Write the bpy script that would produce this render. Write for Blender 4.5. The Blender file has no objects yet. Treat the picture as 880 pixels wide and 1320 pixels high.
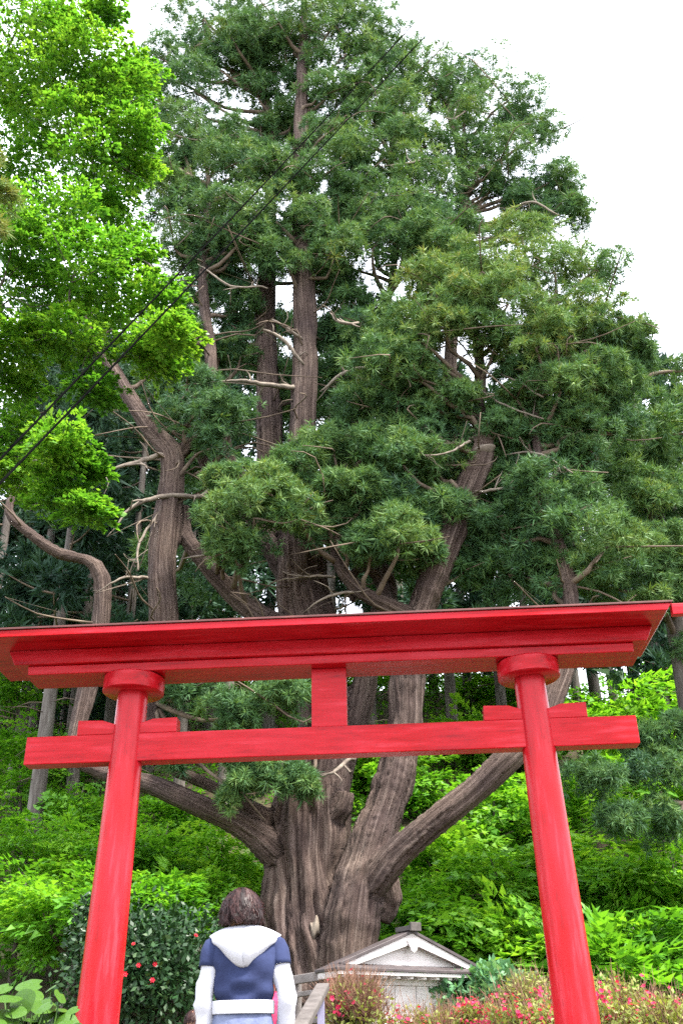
import bpy, bmesh, math, random
import numpy as np
from mathutils import Vector, Matrix

SC = bpy.context.scene
COL = SC.collection
R = math.radians
random.seed(11)
RNG = np.random.default_rng(11)

# ------------------------------------------------------------------ camera
PW, PH, FPX = 880.0, 1320.0, 1283.3
CAM = np.array([0.0, 0.0, 1.6])
CM = Matrix.Rotation(R(90 + 29.0), 3, 'X') @ Matrix.Rotation(R(-1.2), 3, 'Z')
cd = bpy.data.cameras.new('camera')
cd.sensor_fit = 'VERTICAL'; cd.sensor_height = 36.0; cd.lens = 35.0
cd.clip_start = 0.1; cd.clip_end = 2000
cam = bpy.data.objects.new('camera', cd)
cam.matrix_world = Matrix.Translation(CAM) @ CM.to_4x4()
COL.objects.link(cam); SC.camera = cam
CMN = np.array(CM)

# ------------------------------------------------------------------ light
SUN_EL, SUN_AZ = 60.0, 52.0        # behind the viewer, over the right shoulder
w = bpy.data.worlds.new('World'); SC.world = w; w.use_nodes = True
nt = w.node_tree; nt.nodes.clear()
out = nt.nodes.new('ShaderNodeOutputWorld')
bg = nt.nodes.new('ShaderNodeBackground'); bg.inputs['Strength'].default_value = 0.15
sky = nt.nodes.new('ShaderNodeTexSky'); sky.sky_type = 'NISHITA'; sky.sun_disc = False
sky.sun_elevation = R(SUN_EL); sky.sun_rotation = R(180 - SUN_AZ); sky.dust_density = 4.0; sky.air_density = 1.0
mix = nt.nodes.new('ShaderNodeMix'); mix.data_type = 'RGBA'
mix.inputs['Factor'].default_value = 0.86                      # a closed, bright cloud layer over the sky
mix.inputs[7].default_value = (3.9, 4.05, 4.4, 1)
nt.links.new(sky.outputs[0], mix.inputs[6]); nt.links.new(mix.outputs[2], bg.inputs['Color'])
nt.links.new(bg.outputs[0], out.inputs['Surface'])
sl = bpy.data.lights.new('sun', 'SUN'); sl.energy = 2.3; sl.angle = R(12); sl.color = (1.0, 0.96, 0.88)
so = bpy.data.objects.new('sun', sl); COL.objects.link(so)
sd = Vector((math.sin(R(SUN_AZ)) * math.cos(R(SUN_EL)), -math.cos(R(SUN_AZ)) * math.cos(R(SUN_EL)), math.sin(R(SUN_EL))))
so.rotation_euler = sd.to_track_quat('Z', 'Y').to_euler(); so.location = sd * 60
SC.view_settings.view_transform = 'Standard'; SC.view_settings.look = 'None'
SC.view_settings.exposure = 2.6; SC.view_settings.gamma = 1.0
SC.render.engine = 'CYCLES'
SC.cycles.max_bounces = 5; SC.cycles.diffuse_bounces = 2; SC.cycles.glossy_bounces = 2
SC.cycles.transmission_bounces = 4; SC.cycles.transparent_max_bounces = 4
SC.cycles.use_denoising = False
SC.cycles.caustics_reflective = False; SC.cycles.caustics_refractive = False

# ------------------------------------------------------------------ helpers
def at(x, y, Y):
    d = CMN @ np.array([(x - PW / 2) / FPX, -(y - PH / 2) / FPX, -1.0])
    return CAM + d * (Y - CAM[1]) / d[1]
def mpp(p):
    """metres per photo pixel at point p"""
    q = CMN.T @ (np.asarray(p) - CAM)
    return -q[2] / FPX

def node_mat(name):
    m = bpy.data.materials.new(name); m.use_nodes = True
    n = m.node_tree; n.nodes.clear()
    o = n.nodes.new('ShaderNodeOutputMaterial')
    return m, n, o
def N(n, t, **kw):
    x = n.nodes.new('ShaderNode' + t)
    for k, v in kw.items():
        if k in x.inputs: x.inputs[k].default_value = v
        else: setattr(x, k, v)
    return x
def ramp(n, stops):
    r = n.nodes.new('ShaderNodeValToRGB'); e = r.color_ramp.elements
    while len(e) < len(stops): e.new(0.5)
    for i, (p, c) in enumerate(stops):
        e[i].position = p; e[i].color = (*c, 1)
    return r

def leaf_material(name, stops, trans=0.35, rough=0.5, spec=0.3, tgain=1.4):
    m, n, o = node_mat(name)
    a = N(n, 'Attribute', attribute_name='tint')
    r = ramp(n, stops); n.links.new(a.outputs['Fac'], r.inputs[0])
    p = N(n, 'BsdfPrincipled'); p.inputs['Roughness'].default_value = rough
    p.inputs['Specular IOR Level'].default_value = spec
    n.links.new(r.outputs[0], p.inputs['Base Color'])
    t = N(n, 'BsdfTranslucent')
    g = N(n, 'Mix', data_type='RGBA', blend_type='MULTIPLY'); g.inputs[0].default_value = 1
    g.inputs[7].default_value = (tgain * 1.1, tgain, tgain * 0.5, 1)
    n.links.new(r.outputs[0], g.inputs[6]); n.links.new(g.outputs[2], t.inputs['Color'])
    mx = N(n, 'MixShader'); mx.inputs[0].default_value = trans
    n.links.new(p.outputs[0], mx.inputs[1]); n.links.new(t.outputs[0], mx.inputs[2])
    n.links.new(mx.outputs[0], o.inputs['Surface'])
    return m

def noise_material(name, stops, scale=(1, 1, 1), nscale=6, detail=6, rough=0.7, bump=0.3, spec=0.3, coord='Object', bdist=0.02, nrough=0.6, dist=0.0):
    m, n, o = node_mat(name)
    tc = N(n, 'TexCoord'); mp = N(n, 'Mapping'); mp.inputs['Scale'].default_value = scale
    n.links.new(tc.outputs[coord], mp.inputs[0])
    nz = N(n, 'TexNoise'); nz.inputs['Scale'].default_value = nscale; nz.inputs['Detail'].default_value = detail
    nz.inputs['Roughness'].default_value = nrough; nz.inputs['Distortion'].default_value = dist
    n.links.new(mp.outputs[0], nz.inputs['Vector'])
    r = ramp(n, stops); n.links.new(nz.outputs['Fac'], r.inputs[0])
    p = N(n, 'BsdfPrincipled'); p.inputs['Roughness'].default_value = rough; p.inputs['Specular IOR Level'].default_value = spec
    n.links.new(r.outputs[0], p.inputs['Base Color'])
    if bump:
        b = N(n, 'Bump'); b.inputs['Strength'].default_value = bump; b.inputs['Distance'].default_value = bdist
        n.links.new(nz.outputs['Fac'], b.inputs['Height']); n.links.new(b.outputs[0], p.inputs['Normal'])
    n.links.new(p.outputs[0], o.inputs['Surface'])
    return m

def torii_material(name, axis, spec=0.5):
    """old vermilion paint: gloss coat, chalky pink wear and dark grain streaks along the timber"""
    m, n, o = node_mat(name)
    tc = N(n, 'TexCoord'); mp = N(n, 'Mapping')
    s = [9, 9, 9]; s[axis] = 0.9
    mp.inputs['Scale'].default_value = s
    n.links.new(tc.outputs['Object'], mp.inputs[0])
    g1 = N(n, 'TexNoise'); g1.inputs['Scale'].default_value = 1.6; g1.inputs['Detail'].default_value = 8; g1.inputs['Roughness'].default_value = 0.65
    n.links.new(mp.outputs[0], g1.inputs['Vector'])
    r = ramp(n, [(0.32, (0.22, 0.0008, 0.003)), (0.43, (0.37, 0.002, 0.005)), (0.54, (0.44, 0.006, 0.012)), (0.68, (0.51, 0.030, 0.045))])
    n.links.new(g1.outputs['Fac'], r.inputs[0])
    g2 = N(n, 'TexNoise'); g2.inputs['Scale'].default_value = 1.1; g2.inputs['Detail'].default_value = 5
    n.links.new(tc.outputs['Object'], g2.inputs['Vector'])
    r2 = ramp(n, [(0.40, (0, 0, 0)), (0.70, (0.40, 0.40, 0.40))]); n.links.new(g2.outputs['Fac'], r2.inputs[0])
    mxr = N(n, 'Mix', data_type='RGBA'); mxr.inputs[7].default_value = (0.48, 0.026, 0.046, 1)
    n.links.new(r2.outputs[0], mxr.inputs[0]); n.links.new(r.outputs[0], mxr.inputs[6])
    g3 = N(n, 'TexNoise'); g3.inputs['Scale'].default_value = 7.0; g3.inputs['Detail'].default_value = 3     # chips and grime spots
    n.links.new(mp.outputs[0], g3.inputs['Vector'])
    r3 = ramp(n, [(0.28, (0.6, 0.6, 0.6)), (0.35, (0, 0, 0))]); n.links.new(g3.outputs['Fac'], r3.inputs[0])
    mx3 = N(n, 'Mix', data_type='RGBA'); mx3.inputs[7].default_value = (0.20, 0.006, 0.010, 1)
    n.links.new(r3.outputs[0], mx3.inputs[0]); n.links.new(mxr.outputs[2], mx3.inputs[6])
    p = N(n, 'BsdfPrincipled'); p.inputs['Specular IOR Level'].default_value = spec
    rr = N(n, 'MapRange'); rr.inputs[3].default_value = 0.18; rr.inputs[4].default_value = 0.40
    n.links.new(g1.outputs['Fac'], rr.inputs[0]); n.links.new(rr.outputs[0], p.inputs['Roughness'])
    n.links.new(mx3.outputs[2], p.inputs['Base Color'])
    b = N(n, 'Bump'); b.inputs['Strength'].default_value = 0.25; b.inputs['Distance'].default_value = 0.006
    n.links.new(g1.outputs['Fac'], b.inputs['Height']); n.links.new(b.outputs[0], p.inputs['Normal'])
    n.links.new(p.outputs[0], o.inputs['Surface'])
    return m

def bark_material(name, stops, bump=0.7):
    m, n, o = node_mat(name)
    a = N(n, 'Attribute', attribute_name='bark')
    n1 = N(n, 'TexNoise'); n1.inputs['Scale'].default_value = 1.0; n1.inputs['Detail'].default_value = 8; n1.inputs['Roughness'].default_value = 0.7
    n1.inputs['Distortion'].default_value = 0.4
    n.links.new(a.outputs['Vector'], n1.inputs['Vector'])
    tc = N(n, 'TexCoord'); n2 = N(n, 'TexNoise'); n2.inputs['Scale'].default_value = 0.9; n2.inputs['Detail'].default_value = 4
    n.links.new(tc.outputs['Object'], n2.inputs['Vector'])
    r = ramp(n, stops); n.links.new(n1.outputs['Fac'], r.inputs[0])
    r2 = ramp(n, [(0.35, (0.72, 0.68, 0.72)), (0.65, (1.25, 1.22, 1.15))]); n.links.new(n2.outputs['Fac'], r2.inputs[0])
    mx = N(n, 'Mix', data_type='RGBA', blend_type='MULTIPLY'); mx.inputs[0].default_value = 1
    n.links.new(r.outputs[0], mx.inputs[6]); n.links.new(r2.outputs[0], mx.inputs[7])
    p = N(n, 'BsdfPrincipled'); p.inputs['Roughness'].default_value = 0.85; p.inputs['Specular IOR Level'].default_value = 0.2
    n.links.new(mx.outputs[2], p.inputs['Base Color'])
    n3 = N(n, 'TexNoise'); n3.inputs['Scale'].default_value = 3.2; n3.inputs['Detail'].default_value = 5; n3.inputs['Roughness'].default_value = 0.75
    n.links.new(a.outputs['Vector'], n3.inputs['Vector'])
    ad = N(n, 'Math', operation='MULTIPLY_ADD'); ad.inputs[1].default_value = 0.55
    n.links.new(n3.outputs['Fac'], ad.inputs[0]); n.links.new(n1.outputs['Fac'], ad.inputs[2])
    b = N(n, 'Bump'); b.inputs['Strength'].default_value = bump; b.inputs['Distance'].default_value = 0.09
    n.links.new(ad.outputs[0], b.inputs['Height']); n.links.new(b.outputs[0], p.inputs['Normal'])
    n.links.new(p.outputs[0], o.inputs['Surface'])
    return m

M = {}
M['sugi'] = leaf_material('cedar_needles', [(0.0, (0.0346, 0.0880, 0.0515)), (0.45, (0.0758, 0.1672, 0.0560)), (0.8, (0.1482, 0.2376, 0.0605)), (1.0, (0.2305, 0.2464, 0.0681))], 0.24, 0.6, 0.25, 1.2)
M['sugi_dark'] = leaf_material('far_cedar_needles', [(0.0, (0.0171, 0.0472, 0.0343)), (0.5, (0.0367, 0.0881, 0.0459)), (1.0, (0.0734, 0.1321, 0.0459))], 0.22, 0.6, 0.2, 1.1)  # darker copy of the cedar needles, with the woods' deep shade in its colour
M['bright_leaf'] = leaf_material('fresh_broad_leaves', [(0.0, (0.0359, 0.1380, 0.0144)), (0.5, (0.0898, 0.2484, 0.0240)), (1.0, (0.1795, 0.3312, 0.0360))], 0.48, 0.45, 0.35, 1.35)
M['under_leaf'] = leaf_material('understory_leaves', [(0.0, (0.0495, 0.1650, 0.0132)), (0.5, (0.1100, 0.3080, 0.0198)), (1.0, (0.2200, 0.4400, 0.0385))], 0.45, 0.45, 0.3, 1.3)
M['camellia_leaf'] = leaf_material('camellia_leaves', [(0.0, (0.0076, 0.0284, 0.0078)), (0.6, (0.0191, 0.0567, 0.0167)), (1.0, (0.0536, 0.0972, 0.0335))], 0.1, 0.42, 0.3, 1.0)
M['azalea_leaf'] = leaf_material('azalea_leaves', [(0.0, (0.1020, 0.1700, 0.0298)), (0.5, (0.2295, 0.2805, 0.0638)), (1.0, (0.3060, 0.3230, 0.0935))], 0.35, 0.5, 0.3, 1.2)
M['hydrangea_leaf'] = leaf_material('pale_shrub_leaves', [(0.0, (0.0450, 0.1350, 0.0525)), (0.5, (0.1050, 0.2475, 0.1125)), (1.0, (0.1875, 0.3375, 0.1650))], 0.35, 0.5, 0.3, 1.2)
M['dry_twig'] = leaf_material('dry_twigs', [(0.0, (0.0900, 0.0450, 0.0270)), (0.5, (0.2160, 0.1170, 0.0810)), (1.0, (0.3240, 0.1980, 0.1260))], 0.05, 0.7, 0.2, 1.0)
M['petal'] = leaf_material('azalea_petals', [(0.0, (0.48, 0.010, 0.07)), (1.0, (0.62, 0.05, 0.14))], 0.4, 0.5, 0.3, 1.1)
M['red_flower'] = noise_material('camellia_petals', [(0.3, (0.42, 0.008, 0.02)), (0.7, (0.6, 0.02, 0.04))], rough=0.5, bump=0.2)
M['big_leaf'] = noise_material('butterbur_leaf', [(0.3, (0.0223, 0.0694, 0.0030)), (0.7, (0.0446, 0.1042, 0.0056))], nscale=9, rough=0.45, bump=0.4, bdist=0.01)
M['bark'] = bark_material('cedar_bark', [(0.30, (0.0215, 0.0133, 0.0120)), (0.42, (0.0761, 0.0516, 0.0437)), (0.54, (0.1367, 0.1002, 0.0854)), (0.72, (0.2930, 0.2339, 0.1995))], 1.0)
M['twig'] = noise_material('cedar_twig_bark', [(0.3, (0.07, 0.05, 0.038)), (0.7, (0.20, 0.15, 0.11))], nscale=3, rough=0.9, bump=0.4)
M['dead'] = noise_material('weathered_deadwood', [(0.3, (0.1105, 0.0850, 0.0680)), (0.7, (0.2550, 0.2125, 0.1700))], nscale=5, rough=0.85, bump=0.4)
M['pale_trunk'] = noise_material('straight_trunk_bark', [(0.3, (0.0600, 0.0480, 0.0420)), (0.5, (0.1200, 0.1020, 0.0900)), (0.7, (0.1980, 0.1800, 0.1620))], (5, 5, 0.6), 2.0, rough=0.9, bump=0.5)
M['thin_bark'] = noise_material('thin_dark_bark', [(0.3, (0.05, 0.04, 0.035)), (0.7, (0.13, 0.11, 0.09))], (4, 4, 0.8), 2.0, rough=0.9, bump=0.4)
M['torii_x'] = torii_material('vermilion_beam', 0, 0.16)
M['torii_z'] = torii_material('vermilion_post', 2, 0.22)
M['roof_edge'] = noise_material('dark_sheet_metal', [(0.3, (0.06, 0.02, 0.02)), (0.7, (0.15, 0.05, 0.045))], nscale=4, rough=0.6, bump=0.2)
M['soil'] = noise_material('leaf_litter', [(0.3, (0.035, 0.028, 0.018)), (0.5, (0.07, 0.055, 0.03)), (0.68, (0.06, 0.09, 0.025))], nscale=1.3, detail=10, rough=0.95, bump=0.8, bdist=0.1)
M['stone'] = noise_material('step_stone', [(0.3, (0.1440, 0.1360, 0.1280)), (0.7, (0.2720, 0.2640, 0.2480))], nscale=6, rough=0.9, bump=0.4)
M['white_wood'] = noise_material('bleached_boards', [(0.3, (0.5750, 0.5290, 0.5060)), (0.55, (0.7590, 0.7130, 0.6900)), (0.75, (0.8740, 0.8395, 0.8165))], (1, 1, 6), 3.0, rough=0.8, bump=0.15)
M['plaster'] = noise_material('shrine_wall', [(0.3, (0.62, 0.57, 0.54)), (0.6, (0.78, 0.74, 0.71))], (1, 1, 8), 2.0, rough=0.85, bump=0.2)
M['shrine_roof'] = noise_material('shrine_roof_sheet', [(0.3, (0.0330, 0.0248, 0.0248)), (0.7, (0.0770, 0.0605, 0.0605))], nscale=5, rough=0.5, bump=0.2, spec=0.4)
M['grey_wood'] = noise_material('grey_weathered_wood', [(0.3, (0.0490, 0.0420, 0.0385)), (0.7, (0.1190, 0.1050, 0.0980))], (1.5, 1.5, 1.5), 7.0, rough=0.85, bump=0.35)
M['steel'] = noise_material('painted_steel', [(0.3, (0.14, 0.13, 0.20)), (0.7, (0.22, 0.21, 0.30))], nscale=6, rough=0.4, bump=0.1)
M['wire'] = noise_material('black_wire', [(0.3, (0.0024, 0.0024, 0.0028)), (0.7, (0.0060, 0.0060, 0.0060))], nscale=4, rough=1.0, bump=0, spec=0.0)
M['navy'] = noise_material('navy_jersey', [(0.3, (0.0130, 0.0187, 0.0583)), (0.7, (0.0253, 0.0360, 0.0972))], nscale=9, rough=0.9, bump=0.35, bdist=0.015)
M['white_cloth'] = noise_material('white_jersey', [(0.3, (0.46, 0.46, 0.52)), (0.7, (0.60, 0.60, 0.65))], nscale=7, rough=0.9, bump=0.45, bdist=0.02)
M['jean'] = noise_material('grey_blue_cloth', [(0.3, (0.0800, 0.0960, 0.1760)), (0.7, (0.1520, 0.1760, 0.2720))], nscale=14, rough=0.9, bump=0.4)
M['red_cloth'] = noise_material('crimson_cloth', [(0.3, (0.55, 0.02, 0.07)), (0.7, (0.72, 0.05, 0.12))], nscale=10, rough=0.9, bump=0.4)
M['skin'] = noise_material('skin', [(0.3, (0.52, 0.27, 0.18)), (0.7, (0.62, 0.35, 0.24))], nscale=8, rough=0.5, bump=0.05)
M['hair'] = leaf_material('brown_hair', [(0.0, (0.0068, 0.0026, 0.0026)), (0.5, (0.0204, 0.0076, 0.0076)), (1.0, (0.0595, 0.0255, 0.0229))], 0.05, 0.5, 0.25, 1.0)
M['shoe'] = noise_material('shoe_leather', [(0.3, (0.03, 0.03, 0.03)), (0.7, (0.07, 0.06, 0.06))], nscale=8, rough=0.5, bump=0.1)

def tag(o, label=None, cat=None, group=None, kind=None):
    if label: o['label'] = label
    if cat: o['category'] = cat
    if group: o['group'] = group
    if kind: o['kind'] = kind
    return o
def empty(name, loc=(0, 0, 0), rz=0.0):
    o = bpy.data.objects.new(name, None); COL.objects.link(o); o.location = loc; o.rotation_euler = (0, 0, rz)
    o.empty_display_size = 0.2
    return o
def link(name, me, m, parent=None, smooth=False):
    o = bpy.data.objects.new(name, me); COL.objects.link(o)
    if m is not None and not me.materials: me.materials.append(m)
    if parent is not None:
        o.parent = parent
    if smooth: me.polygons.foreach_set('use_smooth', np.ones(len(me.polygons), dtype=bool))
    return o
def mesh_np(name, verts, faces_n, smooth=False, tint=None, vec=None):
    """verts (n,3) laid out face after face is NOT assumed; faces_n is an int array (f,k)"""
    me = bpy.data.meshes.new(name)
    verts = np.ascontiguousarray(verts, dtype=np.float32); faces_n = np.ascontiguousarray(faces_n, dtype=np.int32)
    nf, k = faces_n.shape
    me.vertices.add(len(verts)); me.vertices.foreach_set('co', verts.ravel())
    me.loops.add(nf * k); me.loops.foreach_set('vertex_index', faces_n.ravel())
    me.polygons.add(nf); me.polygons.foreach_set('loop_start', np.arange(0, nf * k, k, dtype=np.int32))
    if smooth: me.polygons.foreach_set('use_smooth', np.ones(nf, dtype=bool))
    me.update(calc_edges=True)
    if tint is not None:
        a = me.attributes.new('tint', 'FLOAT', 'POINT'); a.data.foreach_set('value', np.ascontiguousarray(tint, dtype=np.float32))
    if vec is not None:
        a = me.attributes.new('bark', 'FLOAT_VECTOR', 'POINT'); a.data.foreach_set('vector', np.ascontiguousarray(vec, dtype=np.float32).ravel())
    return me

class Leaves:
    """a soup of little quads"""
    def __init__(s): s.q = []; s.t = []
    def add(s, quads, tint):
        s.q.append(quads.astype(np.float32)); s.t.append(np.clip(tint, 0, 1).astype(np.float32))
    def count(s): return sum(len(a) for a in s.q)
    def build(s, name, m, parent=None, origin=(0, 0, 0), kind='stuff'):
        q = np.concatenate(s.q); t = np.concatenate(s.t)
        k = q.shape[1]; v = q.reshape(-1, 3) - np.asarray(origin, dtype=np.float32)
        me = mesh_np(name, v, np.arange(len(v)).reshape(-1, k), tint=np.repeat(t, k))
        o = link(name, me, m, parent)
        if kind: o['kind'] = kind
        return o

def nrm(v): return v / np.maximum(np.linalg.norm(v, axis=-1, keepdims=True), 1e-9)
def frames(axis, up=None):
    """rotation matrices (n,3,3) whose z column is axis; x as horizontal as the twist lets it"""
    axis = nrm(axis); n = len(axis)
    ref = RNG.normal(size=(n, 3)) if up is None else np.broadcast_to(np.asarray(up, float), (n, 3))
    x = nrm(np.cross(ref, axis)); y = np.cross(axis, x)
    return np.stack([x, y, axis], axis=2)
def expand(T, pos, Rm, s):
    """template quads T (S,4,3) -> (n*S,4,3)"""
    return (np.einsum('nij,skj->nski', Rm, T) * s[:, None, None, None] + pos[:, None, None, :]).reshape(-1, T.shape[1], 3)

def shoot_template(S, seed, width=0.12, spread=1.25):
    """a cedar tuft: narrow shoots that radiate from a short stem, tips curving up"""
    g = np.random.default_rng(seed)
    th = np.arccos(1 - g.random(S) * (1 - math.cos(spread))); ph = g.random(S) * 2 * math.pi
    d = np.stack([np.sin(th) * np.cos(ph), np.sin(th) * np.sin(ph), np.cos(th)], 1)
    base = np.stack([np.zeros(S), np.zeros(S), g.random(S) * 0.35], 1) + d * 0.10
    L = 0.74 + 0.26 * g.random(S)
    tip = base + d * L[:, None]
    mid = base + d * L[:, None] * 0.55 + g.normal(size=(S, 3)) * 0.04
    side = nrm(np.cross(d, g.normal(size=(S, 3)))) * (width * (0.7 + 0.6 * g.random(S)))[:, None]
    return np.stack([base + d * 0.08 + side, tip, base + d * 0.08 - side], 1)
TUFT = [shoot_template(22, 100 + i, 0.060, 1.7) for i in range(6)]
TUFT_LO = [shoot_template(12, 200 + i, 0.11) for i in range(4)]

def tufts(L, pos, axis, size, tint, lib):
    idx = RNG.integers(0, len(lib), len(pos))
    for k in range(len(lib)):
        m = idx == k
        if not m.any(): continue
        q = expand(lib[k], pos[m], frames(axis[m]), size[m])
        S = len(lib[k]); n = m.sum()
        L.add(q, (tint[m][:, None] + RNG.normal(size=(n, S)) * 0.10).ravel())

def bough(L, c, r, sub=8, per=14, size=0.32, tint=0.45, lib=TUFT, flat=0.82, low=-0.3):
    """one rounded cedar bough: lumps of tufts spread over a flattened dome"""
    c = np.asarray(c, float)
    for _ in range(sub):
        d = RNG.normal(size=3); d /= np.linalg.norm(d)
        if d[2] < low and RNG.random() < 0.6: d[2] = -d[2] * 0.5
        lc = c + d * np.array([r, r, r * flat]) * (0.45 + 0.35 * RNG.random())
        lr = r * (0.30 + 0.22 * RNG.random())
        dd = nrm(RNG.normal(size=(per, 3))); dd[:, 2] = np.where((dd[:, 2] < -0.35) & (RNG.random(per) < 0.6), -dd[:, 2], dd[:, 2])
        p = lc + dd * lr * np.array([1, 1, 0.8]) * (0.72 + 0.28 * RNG.random((per, 1)))
        ax = dd * 0.9 + np.array([0, 0, 0.35]) + nrm(d[None])[0] * 0.3 + RNG.normal(size=(per, 3)) * 0.2
        s = size * (0.6 + 0.7 * RNG.random(per))
        dr_ = RNG.random(per) < 0.07; ax[dr_] = ax[dr_] * np.array([.6, .6, 0]) + np.array([0, 0, -.7]); s[dr_] *= 1.5      # drooping sprays
        tt = tint + 0.10 * RNG.normal() + 0.06 * RNG.normal(size=per)
        tufts(L, p, ax, s, np.clip(tt, 0.02, 0.98), lib)

def spray_template(n, seed, leaf=0.13, wide=0.45, aspect=0.5, droop=0.18, tri=False):
    """a flat leafy spray 1 unit long in +x"""
    g = np.random.default_rng(seed)
    t = g.random(n) ** 0.8; sgn = np.sign(g.random(n) - 0.5)
    off = g.random(n) * wide * np.sin(np.clip(t * 1.05 + 0.12, 0, 1) * math.pi) ** 0.7
    base = np.stack([t, sgn * off, -droop * t * t - 0.25 * droop * off + g.normal(size=n) * 0.03], 1)
    d = nrm(np.stack([0.7 + 0.4 * g.random(n), sgn * (0.3 + 0.7 * g.random(n)), -0.25 + 0.25 * g.normal(size=n)], 1))
    nn = nrm(np.array([0, 0, 1.0]) + g.normal(size=(n, 3)) * 0.38)
    side = nrm(np.cross(nn, d)); l = leaf * (0.65 + 0.7 * g.random(n))[:, None]
    tip = base + d * l; mid = base + d * l * 0.48 - np.cross(d, side) * l * 0.04
    if tri: return np.stack([base + d * l * 0.2 + side * l * aspect * 0.55, tip, base + d * l * 0.2 - side * l * aspect * 0.55], 1)
    return np.stack([base, mid + side * l * aspect * 0.5, tip, mid - side * l * aspect * 0.5], 1)
SPRAY = [spray_template(60, 300 + i, 0.16, 0.42, 0.62, tri=True) for i in range(5)]
SPRAY_FINE = [spray_template(80, 330 + i, 0.13, 0.45, 0.50, tri=True) for i in range(5)]
SPRAY_FERN = [spray_template(64, 360 + i, 0.22, 0.34, 0.34, 0.4, tri=True) for i in range(5)]
SPRAY_MAPLE = [spray_template(56, 390 + i, 0.15, 0.45, 0.60) for i in range(6)]
def sprays(L, pos, out_dir, size, tint, lib):
    """out_dir = direction each spray grows; its plate lies flat with a little tilt"""
    n = len(pos); x = nrm(out_dir); up = nrm(np.array([0, 0, 1.0]) + RNG.normal(size=(n, 3)) * 0.22)
    y = nrm(np.cross(up, x)); z = np.cross(x, y); Rm = np.stack([x, y, z], 2)
    idx = RNG.integers(0, len(lib), n)
    for k in range(len(lib)):
        m = idx == k
        if not m.any(): continue
        S = len(lib[k])
        L.add(expand(lib[k], pos[m], Rm[m], size[m]), (tint[m][:, None] + RNG.normal(size=(m.sum(), S)) * 0.13).ravel())

def leafy_lump(L, c, r, n, size, tint, lib, flat=0.7, outward=None):
    c = np.asarray(c, float)
    d = nrm(RNG.normal(size=(n, 3))); rad = RNG.random((n, 1)) ** 0.45
    p = c + d * rad * np.array([r, r, r * flat])
    # plates gather in loose tiers
    tier = r * 0.28; p[:, 2] = np.round(p[:, 2] / tier + 0.25 * RNG.normal(size=n)) * tier
    o = d * np.array([1, 1, 0.15]) + (0 if outward is None else np.asarray(outward)) + RNG.normal(size=(n, 3)) * np.array([0.5, 0.5, 0.2])
    s = size * (0.7 + 0.6 * RNG.random(n))
    sprays(L, p - nrm(o) * s[:, None] * 0.4, o, s, np.clip(tint + 0.14 * RNG.normal(size=n), 0, 1), lib)

# ---- tubes
def catmull(P, step):
    P = np.asarray(P, float); out_ = []
    Q = np.vstack([2 * P[0] - P[1], P, 2 * P[-1] - P[-2]])
    for i in range(1, len(Q) - 2):
        a, b, c, d = Q[i - 1], Q[i], Q[i + 1], Q[i + 2]
        n = max(2, int(np.linalg.norm(c[:3] - b[:3]) / step))
        for t in np.arange(n) / n:
            out_.append(0.5 * ((2 * b) + (c - a) * t + (2 * a - 5 * b + 4 * c - d) * t * t + (3 * b - a - 3 * c + d) * t ** 3))
    out_.append(Q[-2]); A = np.array(out_); A[:, 3] = np.maximum(A[:, 3], 0.004)
    return A
def tube(path, seg=8, cap=True):
    """path (n,4): x y z r -> verts, quad faces (caps as fans of quads)"""
    path = np.asarray(path, float); p = path[:, :3]; n = len(p)
    tng = nrm(np.gradient(p, axis=0)); ref = np.array([0.3, 0.9, 0.1])
    x = nrm(np.cross(tng, ref)); y = np.cross(tng, x)
    a = np.arange(seg) * 2 * math.pi / seg
    ring = p[:, None] + path[:, 3][:, None, None] * (np.cos(a)[None, :, None] * x[:, None] + np.sin(a)[None, :, None] * y[:, None])
    v = ring.reshape(-1, 3)
    i = np.arange(n - 1)[:, None] * seg; j = np.arange(seg)[None]; k = (j + 1) % seg
    f = np.stack([i + j, i + k, i + seg + k, i + seg + j], 2).reshape(-1, 4)
    if cap:
        v = np.vstack([v, p[0], p[-1]]); c0 = n * seg; c1 = c0 + 1; e = []
        for q in range(0, seg, 2):
            e.append([c0, (q + 2) % seg, q + 1, q]); b = (n - 1) * seg
            e.append([c1, b + q, b + q + 1, b + (q + 2) % seg])
        f = np.vstack([f, np.array(e)])
    return v, f
class Tubes:
    def __init__(s): s.v = []; s.f = []; s.n = 0
    def add(s, path, seg=6):
        v, f = tube(path, seg); s.v.append(v); s.f.append(f + s.n); s.n += len(v)
    def mesh(s, name, origin=(0, 0, 0), smooth=True):
        return mesh_np(name, np.vstack(s.v) - np.asarray(origin), np.vstack(s.f), smooth)
def voxel(me, size):
    o = bpy.data.objects.new('remesh_source', me); COL.objects.link(o)
    md = o.modifiers.new('r', 'REMESH'); md.mode = 'VOXEL'; md.voxel_size = size
    bpy.context.view_layer.update()
    dg = bpy.context.evaluated_depsgraph_get()
    r = bpy.data.meshes.new_from_object(o.evaluated_get(dg))
    bpy.data.objects.remove(o); return r

def vnoise(p, seed=0):
    """3-D value noise in 0..1"""
    i = np.floor(p).astype(np.int64); f = p - i; f = f * f * (3 - 2 * f)
    def h(x, y, z):
        k = (x * 374761393 + y * 668265263 + z * 2147483647 + seed * 974711) & 0xffffffff
        k = ((k ^ (k >> 13)) * 1274126177) & 0xffffffff
        return ((k ^ (k >> 16)) & 0xffff) / 65535.0
    X, Y, Z = i[:, 0], i[:, 1], i[:, 2]; r = 0
    for dx in (0, 1):
        for dy in (0, 1):
            for dz in (0, 1):
                wgt = (f[:, 0] if dx else 1 - f[:, 0]) * (f[:, 1] if dy else 1 - f[:, 1]) * (f[:, 2] if dz else 1 - f[:, 2])
                r = r + wgt * h(X + dx, Y + dy, Z + dz)
    return r

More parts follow.
